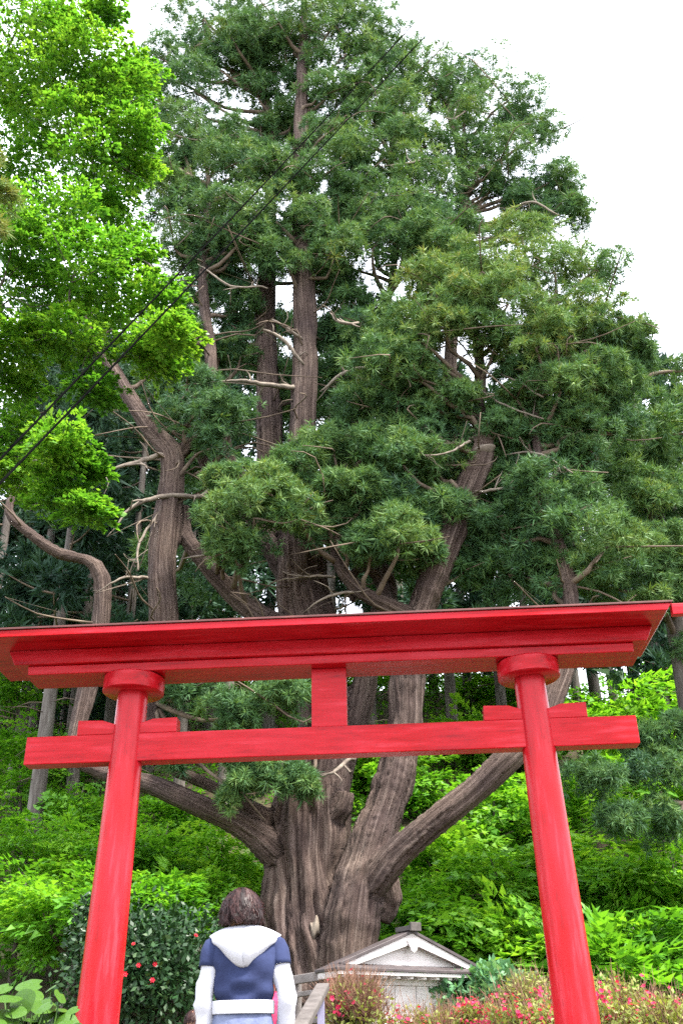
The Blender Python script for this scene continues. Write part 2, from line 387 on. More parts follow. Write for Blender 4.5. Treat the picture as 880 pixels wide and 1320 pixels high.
# ---- boxes and friends
def box_bm(bm, x0, x1, y0, y1, z0, z1, ext=0.0):
    """ext: how much longer each x end is at the top (raked ends)"""
    v = [bm.verts.new(c) for c in ((x0, y0, z0), (x1, y0, z0), (x1, y1, z0), (x0, y1, z0),
                                   (x0 - ext, y0, z1), (x1 + ext, y0, z1), (x1 + ext, y1, z1), (x0 - ext, y1, z1))]
    for f in ((3, 2, 1, 0), (4, 5, 6, 7), (0, 1, 5, 4), (1, 2, 6, 5), (2, 3, 7, 6), (3, 0, 4, 7)):
        bm.faces.new([v[i] for i in f])
    return v
def prism_bm(bm, poly, y0, y1):
    """poly [(x,z)] counter-clockwise seen from -y"""
    a = [bm.verts.new((x, y0, z)) for x, z in poly]; b = [bm.verts.new((x, y1, z)) for x, z in poly]
    bm.faces.new(a); bm.faces.new(b[::-1]); n = len(poly)
    for i in range(n): bm.faces.new((a[(i + 1) % n], a[i], b[i], b[(i + 1) % n]))
def bm_mesh(name, bm, bevel=0.0, seg=2):
    bmesh.ops.recalc_face_normals(bm, faces=bm.faces)
    if bevel: bmesh.ops.bevel(bm, geom=bm.edges[:], offset=bevel, segments=seg, profile=0.6, affect='EDGES')
    me = bpy.data.meshes.new(name); bm.to_mesh(me); bm.free(); return me
def box(name, m, parent, x0, x1, y0, y1, z0, z1, ext=0.0, bevel=0.006):
    bm = bmesh.new(); box_bm(bm, x0, x1, y0, y1, z0, z1, ext); return link(name, bm_mesh(name, bm, bevel), m, parent)
def lathe(name, m, parent, prof, seg=48, bevel=0):
    bm = bmesh.new(); rings = []
    for r, z in prof:
        rings.append([bm.verts.new((r * math.cos(2 * math.pi * k / seg), r * math.sin(2 * math.pi * k / seg), z)) for k in range(seg)])
    for a, b in zip(rings, rings[1:]):
        for k in range(seg): bm.faces.new((a[k], a[(k + 1) % seg], b[(k + 1) % seg], b[k]))
    bm.faces.new(rings[0][::-1]); bm.faces.new(rings[-1])
    me = bm_mesh(name, bm); o = link(name, me, m, parent)
    for p in me.polygons: p.use_smooth = len(p.vertices) == 4
    me.set_sharp_from_angle(angle=R(40)) if hasattr(me, 'set_sharp_from_angle') else None
    return o

# ------------------------------------------------------------------ ground
def smooth01(a, b, t): t = np.clip((t - a) / (b - a), 0, 1); return t * t * (3 - 2 * t)
def ground(x, y):
    x = np.asarray(x, float); y = np.asarray(y, float)
    z = np.interp(y, [-60, 3.0, 6.4, 11, 17, 21, 46, 60, 120, 400], [-0.6, 0, 1.12, 1.2, 1.55, 2.8, 14.5, 16.0, 15.0, 14.0])
    z = z + 0.35 * smooth01(22, 30, y) * (np.sin(x * 0.35 + y * 0.2) + np.sin(x * 0.17 - y * 0.31 + 1.0))
    z = z + 3.0 * smooth01(30, 46, y) * (1 - smooth01(8, 14, x))
    side = smooth01(4.5, 9, np.abs(x)) * (1 - smooth01(20, 26, y)) * smooth01(4, 9, y)
    return z + side * 0.25
gx = np.concatenate([np.linspace(-400, -40, 14), np.linspace(-34, 34, 86), np.linspace(40, 400, 14)])
gy = np.concatenate([np.linspace(-60, 2, 12), np.linspace(2.6, 60, 110), np.linspace(66, 400, 18)])
GX, GY = np.meshgrid(gx, gy); GZ = ground(GX, GY) - 0.02
nx, ny = len(gx), len(gy)
ii = (np.arange(ny - 1)[:, None] * nx + np.arange(nx - 1)[None])
gf = np.stack([ii, ii + 1, ii + nx + 1, ii + nx], 2).reshape(-1, 4)
tag(link('ground', mesh_np('ground', np.stack([GX, GY, GZ], 2).reshape(-1, 3), gf, True), M['soil']), kind='structure')
path = tag(empty('path', (-0.25, 3.0, 0)), kind='structure')
for k in range(7):
    box('stone_step', M['stone'], path, -1.6, 1.6, 0.55 * k, 0.55 * k + (0.60 if k < 6 else 3.2), 0.168 * k - 0.15, 0.168 * (k + 1), 0, 0.02)

# ------------------------------------------------------------------ torii
TZ = 1.12
tor = tag(empty('torii_gate', (-0.150, 9.10, 0), R(-3.0)), 'bright vermilion wooden torii gate standing before the giant cedar', 'torii gate')
HS = 1.975; LEAN = 0.024
def lean_x(s, z): return s * (HS - LEAN * (z - TZ))
for s in (-1, 1):
    p = lathe('pillar', M['torii_z'], tor, [(0.188, 0), (0.186, 0.3), (0.170, 1.6), (0.153, 2.8), (0.142, 3.68)], 56)
    p.location = (lean_x(s, TZ), 0, TZ); p.rotation_euler = (0, -s * math.atan(LEAN), 0)
    c = lathe('cap_ring', M['torii_x'], p, [(0.275, 3.622), (0.290, 3.634), (0.292, 3.77), (0.280, 3.783)], 56)
    f = lathe('foot_stone', M['stone'], p, [(0.30, -0.18), (0.29, 0.04), (0.26, 0.07)], 32)
def torii_box(name, *a, **k): return box(name, M['torii_x'], tor, *a, **k)
torii_box('lower_lintel', -2.87, 2.85, -0.20, 0.20, 4.905, 4.992, ext=0.01, bevel=0.008)
torii_box('upper_lintel', -3.00, 2.98, -0.245, 0.46, 4.995, 5.138, ext=0.07, bevel=0.008)
torii_box('eave_board', -3.36, 3.11, -0.60, 0.60, 5.141, 5.208, ext=0.05, bevel=0.007)
e = box('cap_sheet', M['roof_edge'], tor, -3.37, 3.165, -0.615, 0.615, 5.211, 5.230, 0.01, 0.003)
for s in (1,):       # the board that carries the eave on past its joint
    torii_box('end_board', 3.158, 3.62, -0.592, -0.52, 5.10, 5.205, bevel=0.006)
torii_box('tie_beam', -2.84, 2.80, -0.085, 0.085, 4.075, 4.335, bevel=0.008)
torii_box('strut', -0.165, 0.165, -0.07, 0.07, 4.337, 4.902, bevel=0.006)
for s in (-1, 1):
    cx = lean_x(s, 4.3)
    for t in (-1, 1):
        bm = bmesh.new(); x0 = cx + t * 0.10; x1 = cx + t * 0.47
        poly = [(x0, 4.338), (x1, 4.338), (x1, 4.478), (cx + t * 0.24, 4.472), (x0, 4.425)]
        if t < 0: poly = poly[::-1]
        prism_bm(bm, poly, -0.078, 0.078)
        link('wedge', bm_mesh('wedge', bm, 0.005), M['torii_x'], tor)

# ------------------------------------------------------------------ the giant cedar
TREE = at(398, 1262, 20.0); TREE[2] = float(ground(TREE[0], TREE[1])) - 0.1
def px_path(pts, rs=1.0):
    """[(px, py, Y, r_px)] -> metres"""
    o = []
    for x, y, Y, r in pts:
        p = at(x, y, Y); o.append([*p, r * mpp(p) * rs])
    return o
STEMS = dict(
    main=[(405, 1300, 20.1, 78), (402, 1245, 20.1, 70), (396, 1190, 20.1, 64), (393, 1130, 20.1, 60), (398, 1060, 20.1, 58), (406, 1000, 20.2, 50), (418, 930, 20.3, 38), (405, 850, 20.4, 44), (392, 780, 20.4, 40), (388, 720, 20.4, 34), (390, 650, 20.4, 24), (390, 560, 20.3, 20), (394, 470, 20.3, 18), (392, 380, 20.3, 16), (388, 260, 20.4, 13), (388, 150, 20.5, 10), (391, 60, 20.6, 7), (393, -20, 20.7, 3)],
    rear=[(385, 760, 20.7, 26), (362, 690, 20.9, 24), (350, 610, 21.1, 20), (346, 500, 21.3, 17), (342, 400, 21.4, 14), (346, 290, 21.5, 11), (350, 180, 21.6, 8), (330, 60, 21.7, 4)],
    fork=[(445, 1300, 19.3, 46), (450, 1225, 19.3, 40), (462, 1150, 19.3, 38), (482, 1080, 19.4, 32), (505, 1015, 19.5, 28), (520, 950, 19.6, 26), (524, 880, 19.6, 25), (528, 830, 19.5, 22), (548, 770, 19.4, 21), (575, 700, 19.3, 22), (598, 640, 19.2, 19), (616, 600, 19.1, 17), (622, 578, 19.1, 15), (618, 540, 19.2, 9), (619, 480, 19.2, 8), (612, 420, 19.3, 6), (610, 340, 19.3, 4)],
    right_limb=[(450, 1205, 19.5, 12), (466, 1165, 19.25, 24), (488, 1130, 19.0, 30), (512, 1100, 18.85, 29), (555, 1062, 18.6, 27), (610, 1020, 18.4, 25), (655, 978, 18.2, 26), (690, 945, 18.2, 22), (712, 890, 18.3, 19), (735, 820, 18.6, 15), (730, 740, 18.8, 11), (700, 640, 18.9, 8), (690, 520, 19.0, 6), (700, 400, 19.2, 4)],
    left_limb=[(402, 1160, 20.2, 16), (382, 1125, 19.95, 30), (352, 1096, 19.7, 31), (320, 1070, 19.45, 26), (280, 1050, 19.2, 21), (235, 1028, 18.9, 19), (185, 1008, 18.7, 17), (130, 996, 18.6, 14), (95, 970, 18.7, 13), (110, 900, 18.9, 14), (128, 820, 19.0, 14), (131, 745, 19.0, 13), (112, 722, 19.0, 9), (78, 714, 18.9, 9), (42, 690, 18.7, 8), (12, 660, 18.6, 7), (25, 625, 18.7, 5)],
    left_stub=[(395, 1110, 20.2, 14), (352, 1066, 19.95, 24), (305, 1030, 19.6, 15), (262, 1008, 19.5, 12), (215, 985, 19.4, 11), (195, 930, 19.5, 14), (205, 860, 19.6, 20), (211, 795, 19.6, 22), (208, 735, 19.6, 21), (214, 680, 19.6, 20), (222, 620, 19.6, 17), (220, 584, 19.6, 17), (196, 556, 19.6, 13), (172, 520, 19.6, 12), (150, 482, 19.6, 10), (122, 436, 19.7, 8), (110, 380, 19.8, 5)],
    left_twin=[(222, 592, 19.7, 14), (250, 568, 19.8, 10), (268, 540, 19.9, 8), (272, 460, 20.0, 9), (264, 400, 20.1, 8), (262, 340, 20.2, 7), (270, 240, 20.4, 5)],
    slant=[(392, 830, 20.2, 26), (345, 800, 19.9, 18), (300, 765, 19.8, 15), (262, 722, 19.7, 13), (240, 690, 19.8, 11), (238, 655, 20.0, 9)],
    slant_two=[(370, 740, 20.6, 18), (325, 670, 20.4, 11), (285, 632, 20.3, 10), (258, 585, 20.2, 8), (240, 540, 20.2, 5)],
    slant_three=[(365, 700, 20.7, 14), (318, 625, 20.7, 9), (295, 580, 20.8, 7), (280, 500, 20.9, 5)],
    dark_stem=[(428, 1010, 20.4, 26), (458, 930, 20.3, 20), (470, 880, 20.3, 18), (478, 820, 20.2, 18), (500, 760, 20.0, 14), (470, 700, 20.1, 12), (440, 640, 20.3, 9), (450, 560, 20.5, 7), (490, 440, 20.7, 6), (510, 300, 20.9, 5), (500, 150, 21.1, 4), (480, 60, 21.2, 3)],
    tangle=[(535, 800, 19.4, 15), (500, 780, 19.2, 12), (468, 764, 19.1, 11), (442, 738, 19.1, 10), (430, 712, 19.2, 7), (420, 680, 19.4, 5)],
    tangle_two=[(505, 800, 19.9, 13), (490, 750, 19.7, 9), (470, 730, 19.6, 8), (452, 745, 19.5, 7), (455, 775, 19.5, 6)],
    right_high=[(560, 740, 20.0, 14), (575, 620, 20.6, 12), (578, 500, 21.0, 10), (585, 380, 21.2, 9), (597, 270, 21.4, 8), (592, 200, 21.5, 6), (575, 110, 21.6, 3)],
    burl=[(425, 1055, 19.75, 20), (440, 1040, 19.55, 17), (446, 1020, 19.5, 12)],
    spur=[(490, 1130, 19.6, 22), (500, 1160, 19.7, 20), (494, 1190, 19.7, 10)],
)
cedar = tag(empty('giant_cedar', TREE), 'ancient giant cedar with a massive forked trunk towering behind the red gate', 'cedar tree')
tb = Tubes(); SEGP = []; PTS = []
for k, pts in STEMS.items():
    if k in ('left_limb', 'left_stub', 'right_limb'): pts = [(x, y, Y, r * (0.76 if y > 930 else 1.0)) for x, y, Y, r in pts]
    A = catmull(px_path(pts, 0.90), 0.22); tb.add(A, 20 if A[:, 3].max() > 0.5 else 12)
    SEGP.append(A); PTS.append(A)
tm = voxel(tb.mesh('trunk_raw', smooth=False), 0.055)
nv = len(tm.vertices); V = np.empty(nv * 3, np.float32); tm.vertices.foreach_get('co', V); V = V.reshape(-1, 3).astype(float)
NRM = np.empty(nv * 3, np.float32); tm.vertices.foreach_get('normal', NRM); NRM = NRM.reshape(-1, 3)
CP = np.vstack(SEGP); TN = np.vstack([nrm(np.gradient(a[:, :3], axis=0)) for a in SEGP])
SL = np.concatenate([np.concatenate([[0], np.cumsum(np.linalg.norm(np.diff(a[:, :3], axis=0), axis=1))]) + 37 * i for i, a in enumerate(SEGP)])
best = np.empty(nv, int)
for a in range(0, nv, 4000):
    d = np.linalg.norm(V[a:a + 4000, None] - CP[None, :, :3], axis=2) - CP[None, :, 3]
    best[a:a + 4000] = d.argmin(1)
STEM = np.concatenate([np.full(len(a), i) for i, a in enumerate(SEGP)])
rel = V - CP[best, :3]; along0 = (rel * TN[best]).sum(1)
nb2 = np.clip(best + np.where(along0 > 0, 1, -1), 0, len(CP) - 1); nb2 = np.where(STEM[nb2] == STEM[best], nb2, best)
sl = np.linalg.norm(CP[nb2, :3] - CP[best, :3], axis=1); ft = np.where(sl > 0, np.clip(np.abs(along0) / np.maximum(sl, 1e-6), 0, 1), 0)
cpi = CP[best] * (1 - ft)[:, None] + CP[nb2] * ft[:, None]; ax = nrm(TN[best] * (1 - ft)[:, None] + TN[nb2] * ft[:, None]); s_ = SL[best] * (1 - ft) + SL[nb2] * ft
rel = V - cpi[:, :3]; rad = nrm(rel - (rel * ax).sum(1)[:, None] * ax); rr_ = cpi[:, 3]
tw = 0.10 * s_
fx = nrm(np.cross(ax, np.array([0.3, 0.9, 0.1]))); fy = np.cross(ax, fx)
pu = (rad * fx).sum(1); pv = (rad * fy).sum(1); cu_ = pu * np.cos(tw) - pv * np.sin(tw); cv_ = pu * np.sin(tw) + pv * np.cos(tw)
rad2 = np.stack([cu_, cv_, 0 * cu_], 1); ez = np.array([[0, 0, 1.0]])
wob = np.stack([vnoise(V * 1.3, 5 + i) for i in range(3)], 1) * 0.42 + np.stack([vnoise(V * 3.1, 15 + i) for i in range(3)], 1) * 0.14
wob = wob * np.clip(rr_ / 0.75, 0.2, 1)[:, None]
coarse = rad2 * (rr_ * 3.6 + 1.0)[:, None] + ez * (s_ * 0.34)[:, None] + wob
fine = rad2 * (rr_ * 8.5 + 2.4)[:, None] + ez * (s_ * 0.42)[:, None] + wob * 1.5
g1 = np.exp(-((2 * vnoise(coarse * 1.2, 1) - 1) / 0.22) ** 2); g2 = np.exp(-((2 * vnoise(fine * 1.15, 2) - 1) / 0.30) ** 2)
lump = vnoise(V * 1.1, 3) - 0.5 + 0.5 * (vnoise(V * 2.6, 4) - 0.5)
onfork = (STEM[best] == 2)
plates = np.clip(np.sin(s_ * 8.0 + 9 * vnoise(V * 1.2, 8) + 3 * vnoise(V * 3, 9)), -0.2, 1) ** 1
amp = np.clip(rr_ * 0.21, 0.012, 0.17)
V2 = V + NRM * (amp * (0.35 - 0.9 * g1 - 0.5 * g2) + 0.15 * np.clip(rr_, 0, 0.9) * lump + np.where(onfork, 0.022, 0.0) * plates)[:, None]
tm.vertices.foreach_set('co', (V2 - TREE).astype(np.float32).ravel())
a_ = tm.attributes.new('bark', 'FLOAT_VECTOR', 'POINT'); a_.data.foreach_set('vector', (fine * 1.5).astype(np.float32).ravel())
tm.update(); tm.materials.clear(); tm.materials.append(M['bark'])
link('trunk', tm, None, cedar, True)
# the torn, pale wood of a broken-off limb
cp = at(406, 1197, 19.36)
bm = bmesh.new(); bmesh.ops.create_icosphere(bm, subdivisions=3, radius=1.0)
for v in bm.verts:
    v.co = Vector((v.co.x * 0.09, v.co.y * 0.12, v.co.z * 0.17 + 0.06 * math.sin(v.co.x * 4))) * (1 + 0.1 * random.random())
o = link('limb_scar', bm_mesh('limb_scar', bm), M['dead'], cedar, True); o.location = cp - TREE
bm = bmesh.new(); bmesh.ops.create_icosphere(bm, subdivisions=3, radius=1.0)
for v in bm.verts:
    v.co = Vector((v.co.x * 0.27 + 0.03 * math.sin(v.co.z * 5), v.co.y * 0.20, v.co.z * 0.11 + 0.05 * v.co.x)) * (1 + 0.08 * random.random())
o = link('broken_stub', bm_mesh('broken_stub', bm), M['dead'], cedar, True); o.location = at(622, 581, 18.95) - TREE

ALLP = np.vstack(PTS); ALLP = ALLP[ALLP[:, 2] > 8]
crown = Leaves(); limbs = Tubes()
def limb_to(T, c, r0=0.085, r1=0.025, pool=None, jag=0.25):
    pool = ALLP if pool is None else pool
    d = np.linalg.norm(pool[:, :2] - c[:2], axis=1) + 0.55 * np.abs(pool[:, 2] - (c[2] - 0.7))
    s = pool[d.argmin()][:3]; L_ = np.linalg.norm(c - s)
    if L_ < 0.3 or L_ > 9: return
    m1 = s * 0.65 + c * 0.35 + np.array([0, 0, -0.06 * L_]) + RNG.normal(size=3) * jag * 0.3
    m2 = s * 0.3 + c * 0.7 + np.array([0, 0, -0.05 * L_]) + RNG.normal(size=3) * jag * 0.4
    T.add(catmull([[*s, r0], [*m1, r0 * .8], [*m2, r0 * .55], [*c, r1]], 0.4), 6)
def cedar_bough(x, y, r, Y, tint, sub=11, per=26, size=0.176):
    c = at(x, y, Y); rm = r * mpp(c) * 1.12
    bough(crown, c, rm, sub, per, size * (0.8 + 0.2 * rm), tint)
    limb_to(limbs, c, 0.05 + 0.03 * rm)
    for _ in range(2):      # bare side twigs showing under the bough
        p = c + RNG.normal(size=3) * np.array([0.5, 0.5, 0.25]) * rm; q = p + RNG.normal(size=3) * np.array([0.9, 0.6, 0.6]) * rm
        limbs.add(catmull([[*c, .02], [*((p + q) / 2 + RNG.normal(size=3) * .12), .016], [*q, .007]], 0.3), 5)
BOUGHS = [  # photo x, y, radius, distance Y, tint : boughs that can be told apart in the photo
 # top
 (262, 25, 52, 21.0, .42), (212, 78, 42, 21.0, .40), (322, 15, 48, 21.2, .42), (395, 5, 50, 20.6, .42), (462, 20, 48, 20.8, .44), (440, 75, 46, 20.4, .46),
 (508, 60, 38, 20.8, .46), (250, 118, 46, 20.6, .42), (298, 95, 34, 21.4, .38), (205, 130, 38, 20.8, .42), (410, 125, 34, 20.4, .42), (470, 125, 46, 20.2, .48), (520, 145, 44, 20.2, .5),
 # right shoulder
 (560, 105, 44, 20.8, .46), (612, 95, 42, 20.9, .46), (655, 130, 42, 20.7, .46), (598, 160, 40, 20.4, .5), (545, 190, 42, 20.2, .48), (690, 180, 38, 20.8, .44),
 (715, 232, 34, 20.8, .42), (738, 280, 26, 20.8, .40), (645, 205, 42, 20.5, .46), (560, 245, 46, 20.0, .42), (495, 205, 44, 20.1, .46), (520, 285, 52, 19.8, .42), (455, 255, 44, 20.0, .44),
 (665, 265, 34, 20.9, .36), (700, 285, 24, 21.0, .34), (620, 240, 34, 21.0, .38),
 # left shoulder
 (232, 178, 44, 20.4, .42), (272, 225, 46, 20.2, .46), (325, 232, 44, 20.2, .48), (215, 245, 40, 20.4, .42), (280, 285, 52, 19.9, .5), (345, 280, 46, 19.8, .5), (395, 300, 44, 19.9, .46),
 (430, 335, 42, 20.0, .42), (225, 320, 44, 20.2, .42), (300, 330, 40, 20.3, .4), (455, 390, 40, 20.6, .34),
 # the pale dome on the right
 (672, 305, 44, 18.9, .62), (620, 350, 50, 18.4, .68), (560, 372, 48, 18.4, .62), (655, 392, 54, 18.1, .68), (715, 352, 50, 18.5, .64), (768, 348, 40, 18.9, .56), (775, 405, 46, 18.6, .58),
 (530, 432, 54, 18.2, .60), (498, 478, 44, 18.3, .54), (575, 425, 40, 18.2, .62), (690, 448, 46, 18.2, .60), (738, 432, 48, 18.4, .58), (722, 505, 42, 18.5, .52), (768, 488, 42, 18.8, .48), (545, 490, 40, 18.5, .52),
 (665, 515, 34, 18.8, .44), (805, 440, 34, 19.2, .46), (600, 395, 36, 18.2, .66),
 # middle
 (430, 585, 52, 18.9, .44), (382, 605, 38, 18.7, .46), (480, 575, 44, 18.8, .44), (520, 600, 46, 18.6, .42), (545, 548, 44, 18.9, .42), (465, 640, 40, 18.6, .46), (575, 655, 30, 19.0, .36), (560, 600, 36, 19.0, .38),
 (328, 668, 60, 17.9, .56), (278, 660, 36, 18.2, .50), (382, 665, 38, 18.1, .52), (345, 635, 40, 18.0, .56), (512, 690, 44, 18.3, .50), (478, 705, 30, 18.5, .48), (300, 710, 32, 18.3, .46),
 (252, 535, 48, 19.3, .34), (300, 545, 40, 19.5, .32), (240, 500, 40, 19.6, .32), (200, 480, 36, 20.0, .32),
 # right flank low
 (690, 640, 50, 18.9, .36), (645, 685, 42, 19.2, .32), (722, 690, 50, 18.8, .36), (655, 740, 42, 19.4, .30), (705, 745, 42, 19.0, .34), (782, 705, 50, 18.2, .52), (762, 650, 42, 18.8, .42), (750, 600, 36, 19.4, .36), (600, 735, 34, 19.8, .28),
 (640, 620, 40, 19.8, .30), (690, 580, 36, 19.6, .34),
 # hanging behind and under the gate
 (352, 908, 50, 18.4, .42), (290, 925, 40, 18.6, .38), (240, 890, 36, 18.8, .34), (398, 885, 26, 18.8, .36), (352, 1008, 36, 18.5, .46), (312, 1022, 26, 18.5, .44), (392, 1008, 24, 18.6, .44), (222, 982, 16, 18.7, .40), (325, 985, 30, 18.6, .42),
]
BOUGHS += [(360, 30, 36, 20.0, .44), (430, 30, 36, 20.0, .46), (425, 170, 32, 19.8, .46), (362, 215, 30, 19.9, .44), (410, 235, 32, 19.7, .46), (305, 175, 34, 20.6, .40), (300, 50, 34, 20.3, .42), (185, 100, 28, 20.8, .40),
 (440, 205, 36, 19.9, .46), (480, 320, 44, 19.6, .42), (365, 330, 34, 19.6, .44), (320, 300, 36, 19.6, .48), (470, 440, 40, 20.0, .34), (440, 480, 34, 20.6, .32), (500, 530, 42, 19.4, .36), (455, 530, 38, 19.8, .34),
 (250, 385, 38, 20.4, .34), (300, 400, 36, 20.8, .32), (310, 460, 34, 21.0, .30), (240, 440, 36, 20.4, .32), (560, 310, 44, 19.6, .46), (590, 520, 34, 18.8, .46), (640, 560, 36, 19.0, .38), (750, 555, 42, 19.0, .42), (800, 500, 36, 19.4, .42), (680, 570, 36, 19.0, .40),
 (790, 560, 40, 19.6, .40), (820, 470, 26, 19.6, .42), (545, 720, 30, 19.0, .38), (590, 690, 30, 19.8, .30), (420, 640, 36, 18.6, .46), (300, 620, 32, 18.6, .46), (440, 690, 30, 19.0, .40)]
BOUGHS += [(345, 92, 26, 21.3, .42), (378, 150, 24, 21.4, .42), (338, 172, 24, 21.5, .40), (368, 62, 28, 20.9, .44), (200, 205, 34, 20.6, .42), (236, 272, 34, 20.6, .42), (248, 332, 34, 20.7, .38), (275, 345, 34, 20.6, .38), (442, 300, 34, 20.6, .40), (474, 285, 36, 20.4, .42), (425, 372, 32, 21.0, .34), (458, 432, 34, 21.0, .32), (575, 330, 34, 19.4, .48), (640, 440, 36, 18.6, .54), (600, 300, 26, 20.4, .40), (610, 366, 40, 19.8, .52), (590, 350, 30, 19.6, .52), (630, 372, 30, 19.6, .52), (300, 370, 32, 21.2, .34), (430, 430, 28, 21.2, .32)]
def in_gap(x, y):
    return any((x - gx_) ** 2 + (y - gy_) ** 2 < gr ** 2 for gx_, gy_, gr in ((612, 285, 34), (585, 168, 18), (352, 130, 14), (360, 190, 14), (672, 222, 16), (728, 292, 18), (330, 145, 12), (285, 145, 14), (830, 400, 20)))
MID = []
for i_, a in enumerate(BOUGHS):       # smaller boughs knit neighbouring ones together
    for b in BOUGHS[i_ + 1:]:
        dpx = math.hypot(a[0] - b[0], a[1] - b[1])
        if 0.75 * (a[2] + b[2]) < dpx < 1.25 * (a[2] + b[2]) and abs(a[3] - b[3]) < 1.2 and a[1] < 800:
            MID.append(((a[0] + b[0]) / 2, (a[1] + b[1]) / 2, 0.36 * (a[2] + b[2]), (a[3] + b[3]) / 2 + 0.35, (a[4] + b[4]) / 2 - 0.05))
MID = [m for m in MID if not in_gap(m[0], m[1])]
MID = [m for m in MID if m[1] < 330] + [m for m in MID if m[1] >= 330][::2]; MID = [MID[i] for i in sorted(RNG.permutation(len(MID))[:120])]
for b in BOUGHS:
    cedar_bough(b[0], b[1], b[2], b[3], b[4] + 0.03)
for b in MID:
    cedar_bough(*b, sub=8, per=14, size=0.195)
# boughs deeper in the crown, round the far side and between the stems
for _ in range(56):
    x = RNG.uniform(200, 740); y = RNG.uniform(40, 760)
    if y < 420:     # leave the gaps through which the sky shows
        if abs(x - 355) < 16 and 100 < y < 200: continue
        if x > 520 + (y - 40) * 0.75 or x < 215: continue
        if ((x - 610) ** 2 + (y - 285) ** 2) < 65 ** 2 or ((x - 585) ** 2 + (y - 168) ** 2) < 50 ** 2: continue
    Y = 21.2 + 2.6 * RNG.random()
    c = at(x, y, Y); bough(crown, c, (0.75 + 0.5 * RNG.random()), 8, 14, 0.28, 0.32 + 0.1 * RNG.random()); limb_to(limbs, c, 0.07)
pool = ALLP[(ALLP[:, 2] > 9) & (ALLP[:, 2] < 25)]
for _ in range(190):
    p = pool[RNG.integers(0, len(pool))][:3]; a = RNG.random() * 6.283; l = 0.7 + 1.5 * RNG.random(); d = np.array([math.cos(a), math.sin(a) * .8 - .2, RNG.normal() * .25])
    pts = [[*p, .028]]; q = p
    for j in range(3):
        q = q + d * l / 3; d = d + RNG.normal(size=3) * .4; pts.append([*q, .022 - .006 * j])
    limbs.add(catmull(pts, .25), 5)
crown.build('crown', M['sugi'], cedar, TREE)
tag(link('branches', limbs.mesh('branches', TREE), M['twig'], cedar), kind='stuff')
DEAD = [
 [(535, 572, 18.3, 1.4), (546, 588, 18.2, 2), (578, 585, 18.3, 2.4), (606, 570, 18.8, 3)], [(650, 586, 19.0, 3), (690, 583, 18.6, 3.2), (738, 610, 18.3, 2)],
 [(345, 752, 19.2, 2), (385, 745, 19.0, 2.5), (432, 744, 19.0, 3)], [(390, 790, 18.9, 2.4), (420, 771, 18.7, 3.2), (456, 764, 18.9, 3)],
 [(404, 1003, 19.2, 2.2), (430, 995, 18.9, 4), (456, 978, 19.5, 6)], [(122, 765, 18.6, 1.6), (142, 752, 18.5, 2.6), (162, 742, 18.6, 3), (190, 745, 19.4, 4)],
 [(278, 492, 19.4, 3), (325, 492, 19.6, 5), (380, 498, 20.2, 6)], [(425, 403, 19.2, 3), (440, 414, 19.0, 4), (462, 416, 19.2, 3)], [(608, 633, 19.0, 5), (640, 631, 18.8, 4), (662, 629, 18.7, 3)],
 [(122, 612, 19.0, 2), (170, 600, 19.2, 5), (215, 588, 19.5, 6)], [(138, 692, 18.9, 2), (172, 652, 19.0, 5), (215, 640, 19.3, 6), (262, 640, 19.6, 5), (272, 628, 19.7, 3)],
 [(412, 505, 19.9, 5), (440, 482, 19.6, 5), (470, 474, 19.4, 3)], [(392, 470, 20.0, 6), (360, 435, 19.8, 4), (338, 425, 19.6, 3)], [(395, 440, 20.1, 5), (365, 420, 19.9, 3), (350, 412, 19.8, 2)],
 [(640, 480, 18.9, 2), (670, 490, 18.5, 2.4), (700, 512, 18.3, 2)], [(200, 120, 20.1, 1.5), (199, 145, 20, 2), (215, 165, 20, 2), (250, 176, 20.2, 2.2), (305, 170, 20.4, 1.6)],
 [(255, 340, 19.6, 2), (275, 355, 19.5, 2.5), (305, 372, 19.5, 2.5), (345, 372, 19.7, 2)], [(612, 470, 19.0, 3), (590, 440, 18.8, 2), (575, 452, 18.7, 1.6)], [(615, 500, 19.0, 3), (645, 520, 18.7, 2.5), (700, 540, 18.5, 2)],
 [(236, 720, 19.2, 2), (262, 716, 19.0, 3), (280, 712, 19.0, 2)], [(205, 660, 19.4, 4), (180, 700, 19.0, 3), (178, 735, 18.9, 2)], [(490, 215, 19.8, 2), (530, 212, 19.5, 2.5), (560, 208, 19.7, 2)],
 [(570, 150, 20.0, 1.8), (585, 152, 19.8, 2), (600, 143, 19.9, 1.5)], [(660, 268, 20.2, 2.5), (690, 262, 20.0, 3), (720, 278, 20.1, 2)],
]
for d in DEAD:
    A_ = catmull(px_path(d, 0.58), 0.12); A_[1:-1, :3] += np.cumsum(RNG.normal(size=(len(A_) - 2, 3)) * .012, 0); A_[:, 3] *= 1 - .75 * np.linspace(1, 0, len(A_)) ** 4
    T = Tubes(); T.add(A_, 7)
    for _ in range(4):
        i_ = RNG.integers(1, len(A_) - 1); p_ = A_[i_, :3]; dv = nrm(RNG.normal(size=3) + np.array([0, -.3, .2])) * (0.25 + .5 * RNG.random())
        T.add(catmull([[*p_, A_[i_, 3] * .6], [*(p_ + dv * .5 + RNG.normal(size=3) * .05), A_[i_, 3] * .4], [*(p_ + dv), .005]], .12), 5)
    link('dead_branch', T.mesh('dead_branch', TREE), M['dead'], cedar)

